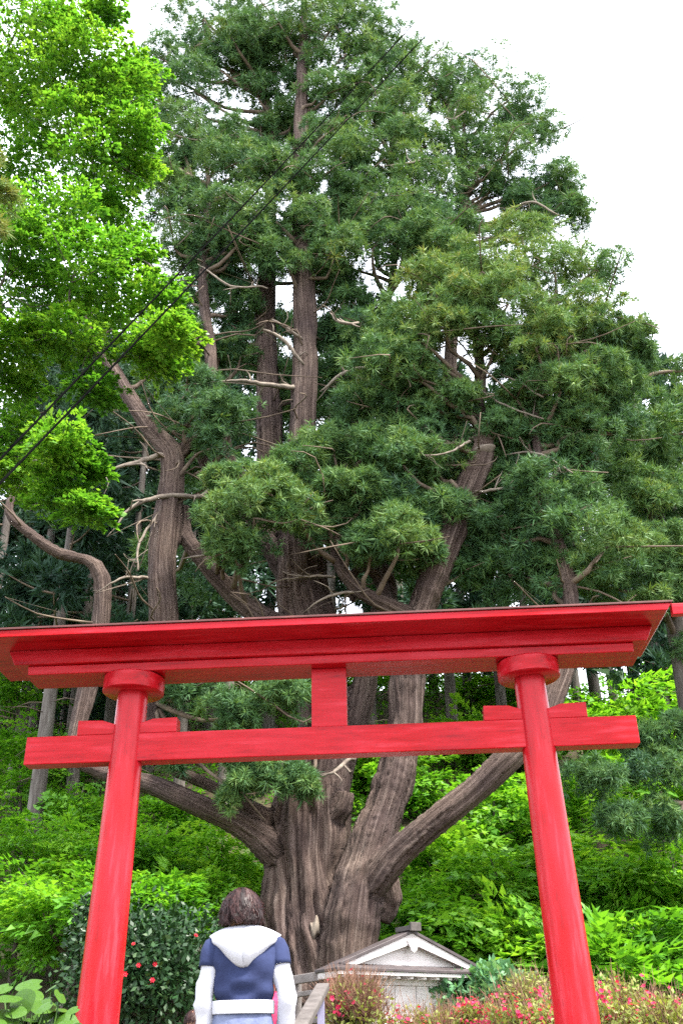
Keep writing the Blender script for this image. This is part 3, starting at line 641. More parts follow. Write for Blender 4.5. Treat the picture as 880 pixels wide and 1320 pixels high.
# ------------------------------------------------------------------ background cedars
def far_cedar(px, Y, top_py, label, crown_from=0.28, r_trunk=0.2, n=30, spread=1.9, tint=0.4, py0=1000, lean=0.0):
    b = at(px, py0, Y); b[2] = float(ground(b[0], b[1]))
    top = at(px, top_py, Y)[2]; h = top - b[2]
    if Y > 36: crown_from *= 0.55
    root = tag(empty('cedar_tree', b), label, 'cedar tree', 'straight cedars on the slope behind the giant cedar')
    T = Tubes(); dx = lean * h
    P = catmull([[0, 0, -0.3, r_trunk * 1.35], [dx * .1, 0, h * 0.12, r_trunk], [dx * .5, 0.05, h * 0.55, r_trunk * 0.7], [dx, 0, h * 0.98, 0.03]], 0.8)
    T.add(P, 10); link('trunk', T.mesh('trunk'), M['pale_trunk'], root)
    L = Leaves(); B = Tubes()
    for i in range(n):
        f = crown_from + (1 - crown_from) * ((i + RNG.random()) / n) ** 0.9
        wd = spread * (1.05 - f) ** 0.6 * (0.55 + 0.6 * RNG.random()) + 0.15
        a = RNG.random() * 2 * math.pi
        c = np.array([dx * f + wd * math.cos(a), wd * math.sin(a), f * h])
        bough(L, c, 0.55 + 0.42 * wd * RNG.random() + 0.15, 4, 10, 0.42, tint + 0.06 * RNG.normal(), TUFT_LO)
        s = np.array([dx * f, 0, f * h - 0.25 * wd]); m = (s + c) / 2 - np.array([0, 0, 0.12])
        B.add(catmull([[*s, 0.045], [*m, 0.035], [*c, 0.012]], 0.6), 5)
    for i in range(9):      # dry stubs below the green
        f = crown_from * (0.45 + 0.6 * RNG.random()); a = RNG.random() * 6.28; l = 0.5 + RNG.random()
        B.add([[dx * f, 0, f * h, .02], [dx * f + l * math.cos(a) * .5, l * math.sin(a) * .5, f * h + .05, .015], [dx * f + l * math.cos(a), l * math.sin(a), f * h - .1, .006]], 5)
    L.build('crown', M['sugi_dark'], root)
    tag(link('branches', B.mesh('branches'), M['twig'], root), kind='stuff')
    return root
LBL_L = 'straight slim cedar among the dark woods beyond the gate on the maple side'
LBL_R = 'straight slim cedar on the slope beyond the little shrine'
LBL_C = 'tall dark cedar half hidden directly behind the giant cedar trunk'
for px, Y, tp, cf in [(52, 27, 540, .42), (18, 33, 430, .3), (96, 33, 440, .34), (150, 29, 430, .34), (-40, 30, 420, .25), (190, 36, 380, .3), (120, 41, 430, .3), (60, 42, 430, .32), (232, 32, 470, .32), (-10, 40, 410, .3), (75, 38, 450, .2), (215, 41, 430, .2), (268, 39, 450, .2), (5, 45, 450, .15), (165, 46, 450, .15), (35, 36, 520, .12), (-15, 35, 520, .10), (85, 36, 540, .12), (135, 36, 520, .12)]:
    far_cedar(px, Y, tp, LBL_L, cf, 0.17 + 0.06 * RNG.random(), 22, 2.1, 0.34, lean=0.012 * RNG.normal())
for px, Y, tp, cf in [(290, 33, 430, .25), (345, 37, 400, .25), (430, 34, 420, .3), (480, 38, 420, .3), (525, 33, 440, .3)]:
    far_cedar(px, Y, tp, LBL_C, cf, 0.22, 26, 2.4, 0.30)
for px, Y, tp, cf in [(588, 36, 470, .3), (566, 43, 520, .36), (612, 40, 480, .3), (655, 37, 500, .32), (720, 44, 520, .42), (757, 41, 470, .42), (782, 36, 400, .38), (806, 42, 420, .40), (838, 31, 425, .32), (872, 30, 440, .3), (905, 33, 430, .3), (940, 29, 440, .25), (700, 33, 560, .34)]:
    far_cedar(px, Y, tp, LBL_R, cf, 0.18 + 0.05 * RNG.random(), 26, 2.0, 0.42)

# the drooping cedar that fills the right edge, in front of the slope
b = at(905, 1000, 21.5); b[2] = float(ground(b[0], b[1]))
root = tag(empty('drooping_cedar', b), 'drooping dark cedar with olive shoots hanging beside the right gate pillar', 'cedar tree')
T = Tubes(); T.add(catmull([[0, 0, -.3, .34], [0, 0, 4, .27], [.1, 0, 9, .2], [.1, 0, 14.0, .04]], .5), 12); link('trunk', T.mesh('trunk'), M['pale_trunk'], root)
L = Leaves(); B = Tubes()
for x, y, r, Y, tn in [(832, 655, 48, 20.5, .56), (878, 640, 44, 20.8, .5), (822, 722, 50, 20.0, .62), (866, 706, 44, 20.3, .58), (775, 755, 36, 20.3, .5), (842, 770, 42, 20.2, .54), (790, 690, 40, 20.4, .5), (880, 760, 40, 20.4, .5),
                       (760, 1010, 46, 20.2, .40), (800, 1066, 34, 20.2, .38), (846, 1000, 46, 20.6, .42), (862, 1065, 42, 20.6, .40), (830, 960, 30, 20.9, .36), (868, 950, 36, 20.9, .36),
                       (885, 560, 44, 21.5, .5), (850, 600, 36, 21.2, .5), (900, 480, 40, 21.6, .5), (905, 850, 50, 21.4, .4), (800, 600, 34, 21.6, .44)]:
    c = at(x, y, Y); rm = r * mpp(c); bough(L, c - b, rm, 10, 26, 0.165, tn)
    s = np.array([0, 0, max(1.0, (c - b)[2] + (0.6 if y > 900 else -0.5))]); e_ = c - b; m1 = s * .6 + e_ * .4 + np.array([0, 0, .25]); m2 = s * .25 + e_ * .75 + np.array([0, 0, .15])
    B.add(catmull([[*s, .08], [*m1, .06], [*m2, .04], [*e_, .015]], .4), 6)
for k in range(16):
    z_ = 7.0 + 0.48 * k; a = k * 2.4; wd = 0.5 + 0.9 * (1 - k / 16); bough(L, np.array([wd * math.cos(a), wd * math.sin(a), z_]), 0.8, 7, 12, 0.26, 0.48)
L.build('crown', M['sugi'], root); tag(link('branches', B.mesh('branches'), M['twig'], root), kind='stuff')

# ------------------------------------------------------------------ broad-leaved trees
def under_tree(px, py, Y, rpx, label, n=110, lib=SPRAY, size=0.8, tint=0.45, mat_='under_leaf', group='leafy young trees on the slope behind the gate', flat=0.75, lumps=5):
    c = at(px, py, Y); rm = rpx * mpp(c)
    b = np.array([c[0] + RNG.normal() * 0.3, c[1] + 0.2, 0]); b[2] = float(ground(b[0], b[1]))
    root = tag(empty('broadleaf_tree', b), label, 'tree', group)
    T = Tubes(); cc = c - b
    if cc[2] < 1.0: cc = np.array([cc[0], cc[1], max(cc[2], 0.6)])
    T.add(catmull([[0, 0, -.2, .075], [*(cc * .5 + RNG.normal(size=3) * .1), .05], [*(cc + np.array([0, 0, rm * .5])), .012]], .3), 7)
    L = Leaves()
    leafy_lump(L, cc, rm * 0.9, n // 2, size, tint, lib, flat)
    for k in range(lumps):
        a = RNG.random() * 6.283; q = cc + np.array([math.cos(a) * rm * .65, math.sin(a) * rm * .65, rm * flat * RNG.uniform(-.7, .7)])
        leafy_lump(L, q, rm * 0.5, n // (2 * lumps) + 4, size * 0.9, tint + 0.06 * RNG.normal(), lib, flat)
        s = cc * (0.45 + 0.3 * RNG.random()); T.add(catmull([[*s, .032], [*((s + q) / 2 + RNG.normal(size=3) * .12), .022], [*q, .007]], .3), 6)
    tag(link('trunk', T.mesh('trunk'), M['thin_bark'], root))
    L.build('crown', M[mat_], root)
OWN = {(815, 925): 'tall bright feathery-leaved tree rising past the free end of the tie beam', (850, 1010): 'feathery bright tree directly behind the hanging olive cedar boughs',
       (640, 1060): 'bright young tree filling the gap between the right pillar and the thick slanting limb', (575, 1110): 'bright young tree just under the thick slanting limb of the giant cedar',
       (545, 1180): 'low leafy tree squeezed between the cedar trunk and the shrine roof ridge', (600, 1205): 'low leafy tree right behind the shrine gable', (765, 1230): 'low feathery tree just above the brownish azalea mound',
       (820, 1270): 'smallest feathery tree low behind the yellow-green azalea', (480, 1020): 'small leafy tree glimpsed in the fork between the two cedar stems',
       (40, 1085): 'wide leafy tree in front of the pale slim trunk left of the gate', (30, 1170): 'leafy tree right above the broad round butterbur leaves', (265, 1120): 'layered leafy tree under the left limb of the giant cedar',
       (310, 1140): 'leafy young tree pressed against the left flank of the giant trunk', (240, 1165): 'low leafy tree just above the red-flowered camellia'}
U1 = 'bright leafy young tree on the slope beyond the shrine and the right pillar'
U3 = 'shaded sapling on the wooded ridge among the far cedar trunks'
U2 = 'leafy young tree in the thicket left of the giant cedar'
for px, py, Y, r in [(815, 925, 27, 78), (850, 1010, 25, 75), (640, 1060, 29, 80), (575, 1110, 27, 75), (640, 1150, 24, 75), (720, 1140, 25, 80), (800, 1150, 23.5, 80), (868, 1130, 23, 72), (545, 1180, 22.5, 55), (600, 1205, 21.5, 60),
                     (690, 1215, 21, 62), (860, 1215, 20, 66), (520, 1035, 33, 60), (590, 985, 36, 60), (480, 1020, 34, 50), (700, 1040, 30, 70), (765, 1230, 20, 56), (870, 900, 31, 60), (640, 900, 40, 44), (760, 930, 34, 50), (655, 985, 36, 55), (820, 1270, 19, 40)]:
    under_tree(px, py, Y, r, OWN.get((px, py), U1), 56, SPRAY_FERN if px > 700 else SPRAY, 1.30, 0.54 + 0.15 * RNG.normal())
for px, py, Y, r in [(40, 1085, 25, 85), (105, 1045, 28, 62), (30, 1170, 21, 80), (90, 1180, 19, 66), (215, 1095, 26, 66), (265, 1120, 23.5, 66), (225, 1060, 30, 52), (310, 1140, 25, 50), (20, 985, 30, 70), (75, 975, 34, 56), (170, 1120, 22, 55), (22, 880, 33, 60), (180, 1160, 18, 45), (240, 1165, 20, 50), (130, 1110, 24, 55)]:
    under_tree(px, py, Y, r, OWN.get((px, py), U2), 50, SPRAY_FINE, 1.25, 0.46 + 0.15 * RNG.normal())

for px in range(-30, 930, 48):      # a belt of saplings along the ridge
    if 735 < px < 775: continue
    under_tree(px, 890 + 25 * RNG.normal(), 39 + 5 * RNG.random(), 62, U3, 52, SPRAY, 1.0, 0.26 + 0.1 * RNG.normal(), lumps=4)
# big fresh-green tree leaning in from the left, its trunk outside the picture
b = np.array([-7.9, 12.4, 0.0]); b[2] = float(ground(b[0], b[1]))
root = tag(empty('maple_tree', b), 'bright yellow-green broadleaf tree reaching in beside the wires', 'tree')
T = Tubes(); T.add(catmull([[0, 0, -.3, .30], [.1, 0, 4, .24], [0, .1, 9, .18], [.2, 0, 14, .1], [.3, 0, 19, .03]], .5), 12)
L = Leaves()
MAPLE = [(30, 20, 62), (85, 30, 40), (120, 75, 45), (60, 110, 60), (150, 120, 44), (172, 95, 26), (20, 130, 50), (110, 160, 55), (172, 170, 30), (40, 210, 60), (120, 225, 58), (180, 215, 22), (70, 280, 60), (150, 280, 38), (20, 300, 50), (110, 335, 52), (170, 330, 28),
         (40, 370, 52), (140, 390, 44), (195, 385, 36), (222, 428, 26), (90, 430, 42), (30, 440, 40), (190, 445, 34), (205, 466, 20), (120, 500, 26), (20, 560, 34), (70, 570, 36), (105, 600, 22), (30, 610, 36), (75, 640, 32), (110, 655, 18), (20, 500, 28), (135, 15, 14), (-30, 80, 60), (-40, 250, 70), (-40, 420, 60), (-30, 590, 40)]
DONE = []
for x, y, r in sorted(MAPLE):
    Y = 12.0 + RNG.uniform(-.9, .9); c = at(x, y, Y); rm = r * mpp(c)
    leafy_lump(L, c - b, rm, int(22 + 80 * rm), 0.46, 0.55 + 0.1 * RNG.normal(), SPRAY_MAPLE, 0.8, outward=(0.5, -0.25, 0))
    e_ = c - b; near = [q for q in DONE if q[0] < e_[0] - .15]
    s = min(near, key=lambda q: np.linalg.norm(q - e_)) if near else np.array([.1, 0, max(2, e_[2] - 1.5)])
    m1 = s * .5 + e_ * .5 + RNG.normal(size=3) * .12 + np.array([0, 0, .12]); DONE.append(e_)
    T.add(catmull([[*s, .022], [*m1, .015], [*e_, .006]], .15), 6)
    for _ in range(3):
        q = e_ + RNG.normal(size=3) * rm * .7; T.add(catmull([[*m1, .010], [*((m1 + q) / 2 + RNG.normal(size=3) * .06), .007], [*q, .003]], .15), 5)
link('trunk', T.mesh('trunk'), M['thin_bark'], root); L.build('crown', M['bright_leaf'], root)

# a cedar whose sprig just enters the left edge
b = np.array([-6.3, 8.6, 0.0]); b[2] = float(ground(b[0], b[1]))
root = tag(empty('edge_cedar', b), 'olive-brown cedar sprig hanging in front of the bright maple', 'cedar tree')
T = Tubes(); T.add(catmull([[0, 0, -.2, .2], [0, 0, 5, .15], [0, 0, 11.5, .05]], .5), 10)
L = Leaves()
for x, y, r in [(-8, 215, 26), (0, 255, 22), (-20, 290, 26), (-30, 180, 26)]:
    c = at(x, y, 8.6); bough(L, c - b, r * mpp(c), 6, 8, 0.13, 0.9); e_ = c - b
    T.add(catmull([[0, 0, e_[2] + .4, .04], [*(e_ * np.array([.5, .5, 1]) + np.array([0, 0, .3])), .025], [*e_, .008]], .2), 6)
link('trunk', T.mesh('trunk'), M['thin_bark'], root); L.build('crown', M['sugi'], root)

# ------------------------------------------------------------------ low growth on the slope
n = 8000
X_ = RNG.uniform(-22, 24, n); Y_ = RNG.uniform(20.5, 47, n)
P_ = np.stack([X_, Y_, ground(X_, Y_) + 0.15 + 0.35 * RNG.random(n)], 1)
L = Leaves(); a = RNG.random(n) * 6.283
sprays(L, P_, np.stack([np.cos(a), np.sin(a), 0.35 + 0.3 * RNG.random(n)], 1), 0.55 + 0.5 * RNG.random(n), 0.2 + 0.12 * RNG.normal(size=n), [s[:18] for s in SPRAY])
tag(L.build('undergrowth', M['under_leaf']), 'green ferns and seedlings covering the shaded slope', 'undergrowth', kind='stuff')

# ------------------------------------------------------------------ shrubs
def shrub(name, label, cat, c, r, n, mat_, leaf, aspect, tint, flat=0.8, group=None, rough_out=0.25, twigs=0, seeds=14):
    """leaves over a lumpy dome; returns the root and surface points"""
    c = np.asarray(c, float); b = np.array([c[0], c[1], float(ground(c[0], c[1]))])
    root = tag(empty(name, b), label, cat, group)
    lump = nrm(RNG.normal(size=(seeds, 3))); lump[:, 2] = np.abs(lump[:, 2]) * 0.9 + 0.05
    lc = c - b + lump * np.array([r[0], r[1], r[2]]) * (0.55 + 0.25 * RNG.random((seeds, 1)))
    k = RNG.integers(0, seeds, n); d = nrm(RNG.normal(size=(n, 3)))
    lr = min(r) * (0.38 + 0.2 * RNG.random(seeds))
    p = lc[k] + d * lr[k][:, None] * (0.55 + 0.7 * RNG.random((n, 1)))
    dr = nrm(d + RNG.normal(size=(n, 3)) * 0.9 + np.array([0, 0, -.05])); sd_ = nrm(np.cross(dr, d + RNG.normal(size=(n, 3)) * 0.6))
    l = leaf * (0.6 + 0.8 * RNG.random(n))[:, None]
    q = np.stack([p, p + dr * l * .5 + sd_ * l * aspect * .5, p + dr * l, p + dr * l * .5 - sd_ * l * aspect * .5], 1)
    L = Leaves(); L.add(q, tint + 0.2 * RNG.normal(size=n)); L.build('foliage', M[mat_], root)
    T = Tubes()
    for i in range(seeds):
        e_ = lc[i]; T.add(catmull([[RNG.normal() * .05, RNG.normal() * .05, -.1, .022], [*(e_ * .5 + np.array([0, 0, .1])), .016], [*e_, .006]], .2), 5)
    tag(link('stem', T.mesh('stem'), M['thin_bark'], root), kind='stuff')
    return root, p + 0, d, b

cam_c = at(205, 1255, 12.3)
cr, cp_, cdv, cb = shrub('camellia_bush', 'glossy dark camellia bush with small red flowers behind the left pillar', 'bush', cam_c - np.array([0, 0, .35]), (0.92, 0.8, 1.15), 14000, 'camellia_leaf', 0.075, 0.5, 0.5, seeds=44)
bm = bmesh.new()
for ring, (rr, zz, tilt) in enumerate(((0.040, 0.0, 0.5), (0.028, 0.012, 0.9))):
    for k in range(6):
        a = k * math.pi / 3 + ring * 0.5; ca_, sa_ = math.cos(a), math.sin(a)
        pt = [(0, 0, zz), (rr * .7 * math.cos(a - .5), rr * .7 * math.sin(a - .5), zz + rr * tilt * .4), (rr * ca_, rr * sa_, zz + rr * tilt * .8), (rr * .7 * math.cos(a + .5), rr * .7 * math.sin(a + .5), zz + rr * tilt * .4)]
        bm.faces.new([bm.verts.new(v) for v in pt])
bmesh.ops.create_icosphere(bm, subdivisions=1, radius=0.014, matrix=Matrix.Translation((0, 0, 0.02)))
FL = bm_mesh('flower', bm); FL.materials.append(M['red_flower'])
fr = np.where((cdv[:, 1] < -0.55))[0]
for i in RNG.choice(fr, 20, replace=False):
    o = link('flower', FL, None, cr); o.location = cp_[i] + cdv[i] * 0.10 + np.array([0, -.06, 0])
    o.rotation_euler = Vector(cdv[i]).to_track_quat('Z', 'Y').to_euler(); o.scale = [0.55 + 0.35 * RNG.random()] * 3
shrub('camellia_bush', 'tall thin camellia rising beside the left pillar above the other camellia', 'bush', at(118, 1230, 12.6) - np.array([0, 0, .2]), (0.30, 0.3, 1.1), 1700, 'camellia_leaf', 0.075, 0.5, 0.55, seeds=30)
shrub('hydrangea_bush', 'pale blue-green leafy bush beside the shrine wall', 'bush', at(640, 1300, 14.2), (0.75, 0.6, 0.42), 5200, 'hydrangea_leaf', 0.12, 0.55, 0.5, seeds=16)

def azalea(px, py, Y, rad, label, flowers, twig, n=5200, tint=0.5):
    c = at(px, py, Y)
    root, p, d, b = shrub('azalea_bush', label, 'bush', c, rad, n, 'azalea_leaf', 0.055, 0.45, tint, seeds=20)
    # fine upright twigs
    k = RNG.integers(0, len(p), twig); q0 = p[k] - d[k] * .05
    dr = nrm(d[k] * .6 + np.array([0, 0, 1.0]) + RNG.normal(size=(twig, 3)) * .35); l = (0.10 + 0.22 * RNG.random((twig, 1)))
    sd_ = nrm(np.cross(dr, RNG.normal(size=(twig, 3)))) * 0.0035
    Lw = Leaves(); Lw.add(np.stack([q0 - sd_, q0 + sd_, q0 + dr * l + sd_ * .4, q0 + dr * l - sd_ * .4], 1), 0.5 + .2 * RNG.normal(size=twig)); Lw.build('twigs', M['dry_twig'], root)
    # blossoms: five petals each
    cen = RNG.integers(0, len(p), max(1, flowers // 9)); top = p[:, 2] > np.percentile(p[:, 2], 35)
    pool = np.where(top & (d[:, 1] < 0.5))[0]; cen = RNG.choice(pool, max(1, flowers // 9))
    fc = np.repeat(p[cen] + d[cen] * .03, 9, 0) + RNG.normal(size=(len(cen) * 9, 3)) * .055; fd = nrm(np.repeat(d[cen], 9, 0) + RNG.normal(size=(len(cen) * 9, 3)) * .5 + np.array([0, -.2, .3]))
    T5 = []
    for a in np.arange(5) * 2 * math.pi / 5:
        dx = np.array([math.cos(a), math.sin(a), .45]); sx = np.array([-math.sin(a), math.cos(a), 0]) * .42
        T5.append([[0, 0, 0], dx * .55 + sx, dx * 1.0, dx * .55 - sx])
    Lf = Leaves(); Lf.add(expand(np.array(T5), fc, frames(fd), 0.024 * (0.7 + .6 * RNG.random(len(fc)))), np.repeat(RNG.random(len(fc)), 5)); Lf.build('blossoms', M['petal'], root)
azalea(452, 1322, 11.2, (0.32, 0.35, 0.42), 'twiggy sparse azalea with few pink blossoms before the shrine wall', 130, 2600, 1500, .55)
azalea(545, 1356, 11.4, (0.5, 0.4, 0.34), 'low azalea with pink-red blossoms under the middle of the shrine wall', 220, 900, 2200, .6)
azalea(690, 1350, 10.6, (0.62, 0.5, 0.34), 'azalea thick with crimson blossoms at the foot of the right pillar', 520, 400, 4600, .55)
azalea(610, 1332, 11.6, (0.45, 0.4, 0.26), 'small azalea with scattered crimson blossoms below the blue-green bush', 260, 400, 2600, .55)
azalea(785, 1342, 11.4, (0.72, 0.6, 0.50), 'brownish azalea mound with red blossoms between pillar and bright thicket', 170, 1300, 5200, .55)
azalea(865, 1345, 10.8, (0.6, 0.5, 0.36), 'yellow-green azalea almost without blossoms next to the brownish mound', 60, 800, 4200, .6)
azalea(700, 1312, 13.4, (0.6, 0.5, 0.42), 'pale azalea partly hidden behind the right pillar', 90, 1200, 3400, .6)

# broad butterbur leaves at the lower left
c0 = at(45, 1300, 8.0); b = np.array([c0[0], c0[1], float(ground(c0[0], c0[1]))])
root = tag(empty('butterbur_plant', b), 'clump of broad round light-green leaves beside the left pillar foot', 'plant')
bm = bmesh.new(); K = 18; ctr = bm.verts.new((0, 0, -0.012)); ring1 = []; ring2 = []
for k in range(K):
    a = (k + .5) / K * 2 * math.pi; rr = 1.0 - 0.55 * math.exp(-((a - math.pi) / 0.28) ** 2) + 0.12 * math.exp(-(min(a, 2 * math.pi - a) / 0.5) ** 2)
    for ring, f, zz in ((ring1, .55, 0.02), (ring2, 1.0, -0.03)):
        ring.append(bm.verts.new((rr * f * math.cos(a), rr * f * .92 * math.sin(a), zz + 0.02 * math.sin(k * 2.1))))
for k in range(K):
    q = (k + 1) % K; bm.faces.new((ctr, ring1[k], ring1[q])); bm.faces.new((ring1[k], ring2[k], ring2[q], ring1[q]))
LEAF = bm_mesh('leaf', bm); LEAF.materials.append(M['big_leaf']); LEAF.polygons.foreach_set('use_smooth', np.ones(len(LEAF.polygons), dtype=bool))
T = Tubes()
for i, (x, y, r) in enumerate([(40, 1258, 20), (78, 1272, 13), (10, 1275, 20), (28, 1282, 22), (55, 1285, 22), (8, 1300, 22), (35, 1302, 24), (62, 1300, 20), (86, 1305, 18), (95, 1290, 10), (20, 1318, 24), (50, 1320, 24), (80, 1322, 20), (-5, 1322, 22), (98, 1318, 14), (5, 1262, 14), (66, 1262, 10), (30, 1335, 24), (65, 1338, 24), (95, 1338, 20), (5, 1340, 22), (44, 1272, 16), (20, 1292, 16), (75, 1290, 16), (112, 1330, 14), (48, 1310, 14)] + [(RNG.uniform(-5, 100), RNG.uniform(1285, 1335), RNG.uniform(12, 20)) for _ in range(16)]):
    p = at(x, y + 12, 7.7 + 0.65 * RNG.random()); o = link('leaf', LEAF, None, root); o.location = p - b; s = r * mpp(p) * 0.88; o.scale = (s, s, s)
    o.rotation_euler = (Matrix.Rotation(RNG.normal() * .32 + .60, 3, 'X') @ Matrix.Rotation(RNG.normal() * .3, 3, 'Y') @ Matrix.Rotation(RNG.random() * 6.28, 3, 'Z')).to_euler()
    T.add(catmull([[*(RNG.normal(size=3) * np.array([.25, .2, 0])), .008], [*((p - b) * np.array([.7, .7, .55])), .007], [*(p - b), .005]], .15), 5)
tag(link('stem', T.mesh('stem'), M['big_leaf'], root), kind='stuff')

# ------------------------------------------------------------------ little shrine
c = at(434, 1246, 13.0); ang = R(34)
sg = float(ground(c[0], c[1]))
shr = tag(empty('shrine_hut', (c[0], c[1], sg - 0.05), ang), 'small white-walled shrine hut with dark gabled roof below the cedar', 'shrine')
shr.scale = (1.12, 1, 1)
EZ = c[2] - sg + 0.05       # eave height; local x runs along the front eave, y to the back
WX0, WX1, WY0, WY1 = 0.26, 2.50, 0.30, 0.46
def sbox(name, m, *a, **k): return box(name, M[m], shr, *a, **k)
sbox('foundation', 'stone', WX0 - .08, WX1 + .08, WY0 - .08, WY1 + .08, -0.2, 0.18, bevel=.01)
sbox('wall', 'plaster', WX0, WX1, WY0, WY1, 0.182, EZ - 0.03, bevel=.004)
nb = 7; bw = (WX1 - WX0 - .16) / nb
for k in range(nb): sbox('board', 'white_wood', WX0 + .08 + k * bw + .004, WX0 + .08 + (k + 1) * bw - .004, WY0 - .018 - .003 * (k % 2), WY0 - .001, 0.3, EZ - .17, bevel=.003)
for x in (WX0, WX1): sbox('corner_post', 'white_wood', x - .05, x + .05, WY0 - .05, WY0 + .05, 0.184, EZ - 0.035, bevel=.006)
sbox('wall_plate', 'white_wood', WX0 - .1, WX1 + .1, WY0 - .045, WY0 + .03, EZ - .165, EZ - .075, bevel=.006)
SX1 = 2.80; SY1 = 0.50
def plank3(name, m, corners, th, parent=shr):
    """a sloped slab from four top corners"""
    bm = bmesh.new(); t = [bm.verts.new(v) for v in corners]; u = [bm.verts.new((v[0], v[1], v[2] - th)) for v in corners]
    bm.faces.new(t); bm.faces.new(u[::-1])
    for i in range(4): bm.faces.new((t[i], u[i], u[(i + 1) % 4], t[(i + 1) % 4]))
    return link(name, bm_mesh(name, bm, 0.004, 1), M[m], parent)
IX0, IX1, IY = 0.32, 2.06, 0.36; IZ = EZ + .085; MX = (IX0 + IX1) / 2 ; AZ = EZ + 0.49
plank3('skirt_roof', 'shrine_roof', [(0, 0, EZ), (SX1, 0, EZ), (IX1 + .1, IY + .05, IZ), (IX0 - .1, IY + .05, IZ)], .035)
plank3('roof_slope', 'shrine_roof', [(0, 0.004, EZ), (MX, IY - .16, AZ), (MX, SY1, AZ), (0, SY1, EZ)][::-1] if False else [(IX0 - .14, IY - .14, IZ - .01), (MX, IY - .14, AZ), (MX, SY1, AZ), (IX0 - .14, SY1, IZ - .01)], .04)
plank3('roof_slope', 'shrine_roof', [(MX, IY - .14, AZ), (IX1 + .14, IY - .14, IZ - .01), (IX1 + .14, SY1, IZ - .01), (MX, SY1, AZ)], .04)
plank3('side_eave', 'shrine_roof', [(0, 0, EZ - .002), (IX0 - .1, IY, IZ), (IX0 - .1, SY1, IZ), (0, SY1, EZ - .002)], .035)
plank3('side_eave', 'shrine_roof', [(IX1 + .1, IY, IZ), (SX1, 0, EZ - .002), (SX1, SY1, EZ - .002), (IX1 + .1, SY1, IZ)], .035)
sbox('fascia', 'white_wood', 0.03, SX1 - .03, 0.02, 0.045, EZ - .075, EZ - .037, bevel=.003)
o = sbox('side_fascia', 'white_wood', 0.02, 0.045, 0.06, SY1, EZ - .11, EZ - .037, bevel=.003)
for k in range(14): sbox('rafter', 'white_wood', 0.10 + k * .182, 0.145 + k * .182, 0.055, 0.32, EZ - .105, EZ - .06, bevel=.003)
bm = bmesh.new(); prism_bm(bm, [(IX0, IZ - .01), (IX1, IZ - .01), (MX, AZ - .05)], IY, IY + .04); link('pediment', bm_mesh('pediment', bm), M['plaster'], shr)
for s in (-1, 1):
    x1 = IX0 - .10 if s < 0 else IX1 + .10
    bm = bmesh.new(); poly = [(MX, AZ - .035), (x1, IZ - .03), (x1 - s * .19, IZ - .03), (MX, AZ - .165)]
    prism_bm(bm, poly if s < 0 else poly[::-1], IY - .115, IY - .08); link('bargeboard', bm_mesh('bargeboard', bm, .003, 1), M['white_wood'], shr)
bm = bmesh.new(); prism_bm(bm, [(MX - .085, AZ - .13), (MX - .035, AZ - .25), (MX, AZ - .275), (MX + .035, AZ - .25), (MX + .085, AZ - .13), (MX, AZ - .11)], IY - .145, IY - .118)
link('gable_pendant', bm_mesh('gable_pendant', bm, .004, 1), M['white_wood'], shr)
sbox('ridge_cap', 'shrine_roof', MX - .06, MX + .06, IY - .17, SY1 + .02, AZ - .01, AZ + .05, bevel=.006)
sbox('ridge_end', 'grey_wood', MX - .075, MX + .075, IY - .21, IY - .172, AZ - .02, AZ + .085, bevel=.008)

# weathered fence between the steps and the hut
f0 = at(300, 1276, 14.4); f1 = at(426, 1256, 13.3); fb = (f0 + f1) / 2; fb[2] = float(ground(fb[0], fb[1]))
fen = tag(empty('wooden_fence', fb), 'grey bleached wooden fence joining the shrine hut under the giant cedar', 'fence')
d = Vector(f1 - f0); L_ = d.length
M['fence_wood'] = noise_material('bleached_fence_wood', [(0.3, (0.16, 0.14, 0.13)), (0.7, (0.30, 0.27, 0.26))], nscale=9, rough=0.9, bump=0.4)
for dz, th in ((0.0, .05), (-0.17, .028), (-0.48, .028)):
    bm = bmesh.new(); box_bm(bm, -.03, .03, 0, L_, -th, th); o = link('rail', bm_mesh('rail', bm, .006), M['fence_wood'], fen)
    o.location = Vector(f0 - fb) + Vector((0, 0, dz)); o.rotation_euler = d.to_track_quat('Y', 'Z').to_euler()
for f in (.04, .36, .68, .97):
    q = f0 * (1 - f) + f1 * f - fb; gz = float(ground(q[0] + fb[0], q[1] + fb[1])) - fb[2]
    box('post', M['fence_wood'], fen, q[0] - .045, q[0] + .045, q[1] + .032, q[1] + .115, gz - .15, q[2] + .03, bevel=.006)

# handrail on the steps
hr = tag(empty('handrail', (-0.22, 6.5, 1.17)), 'grey weathered handrail with steel posts climbing beside the steps', 'handrail')
p0 = at(384, 1330, 6.2); p1 = at(416, 1272, 7.4)
bm = bmesh.new(); d = Vector(p1 - p0); L_ = d.length
box_bm(bm, -0.045, 0.045, 0, L_, -0.025, 0.025); me = bm_mesh('rail', bm, 0.016, 3)
o = link('rail', me, M['grey_wood'], hr); o.location = Vector(p0) - hr.location; o.rotation_euler = d.to_track_quat('Y', 'Z').to_euler()
for f in (0.15, 0.9):
    q = p0 * (1 - f) + p1 * f; gz = 1.0 if f < .5 else 1.17
    box('post', M['steel'], hr, q[0] - hr.location.x - .024, q[0] - hr.location.x + .024, q[1] - hr.location.y - .024, q[1] - hr.location.y + .024, gz - hr.location.z - .05, q[2] - hr.location.z - .028, bevel=.004)

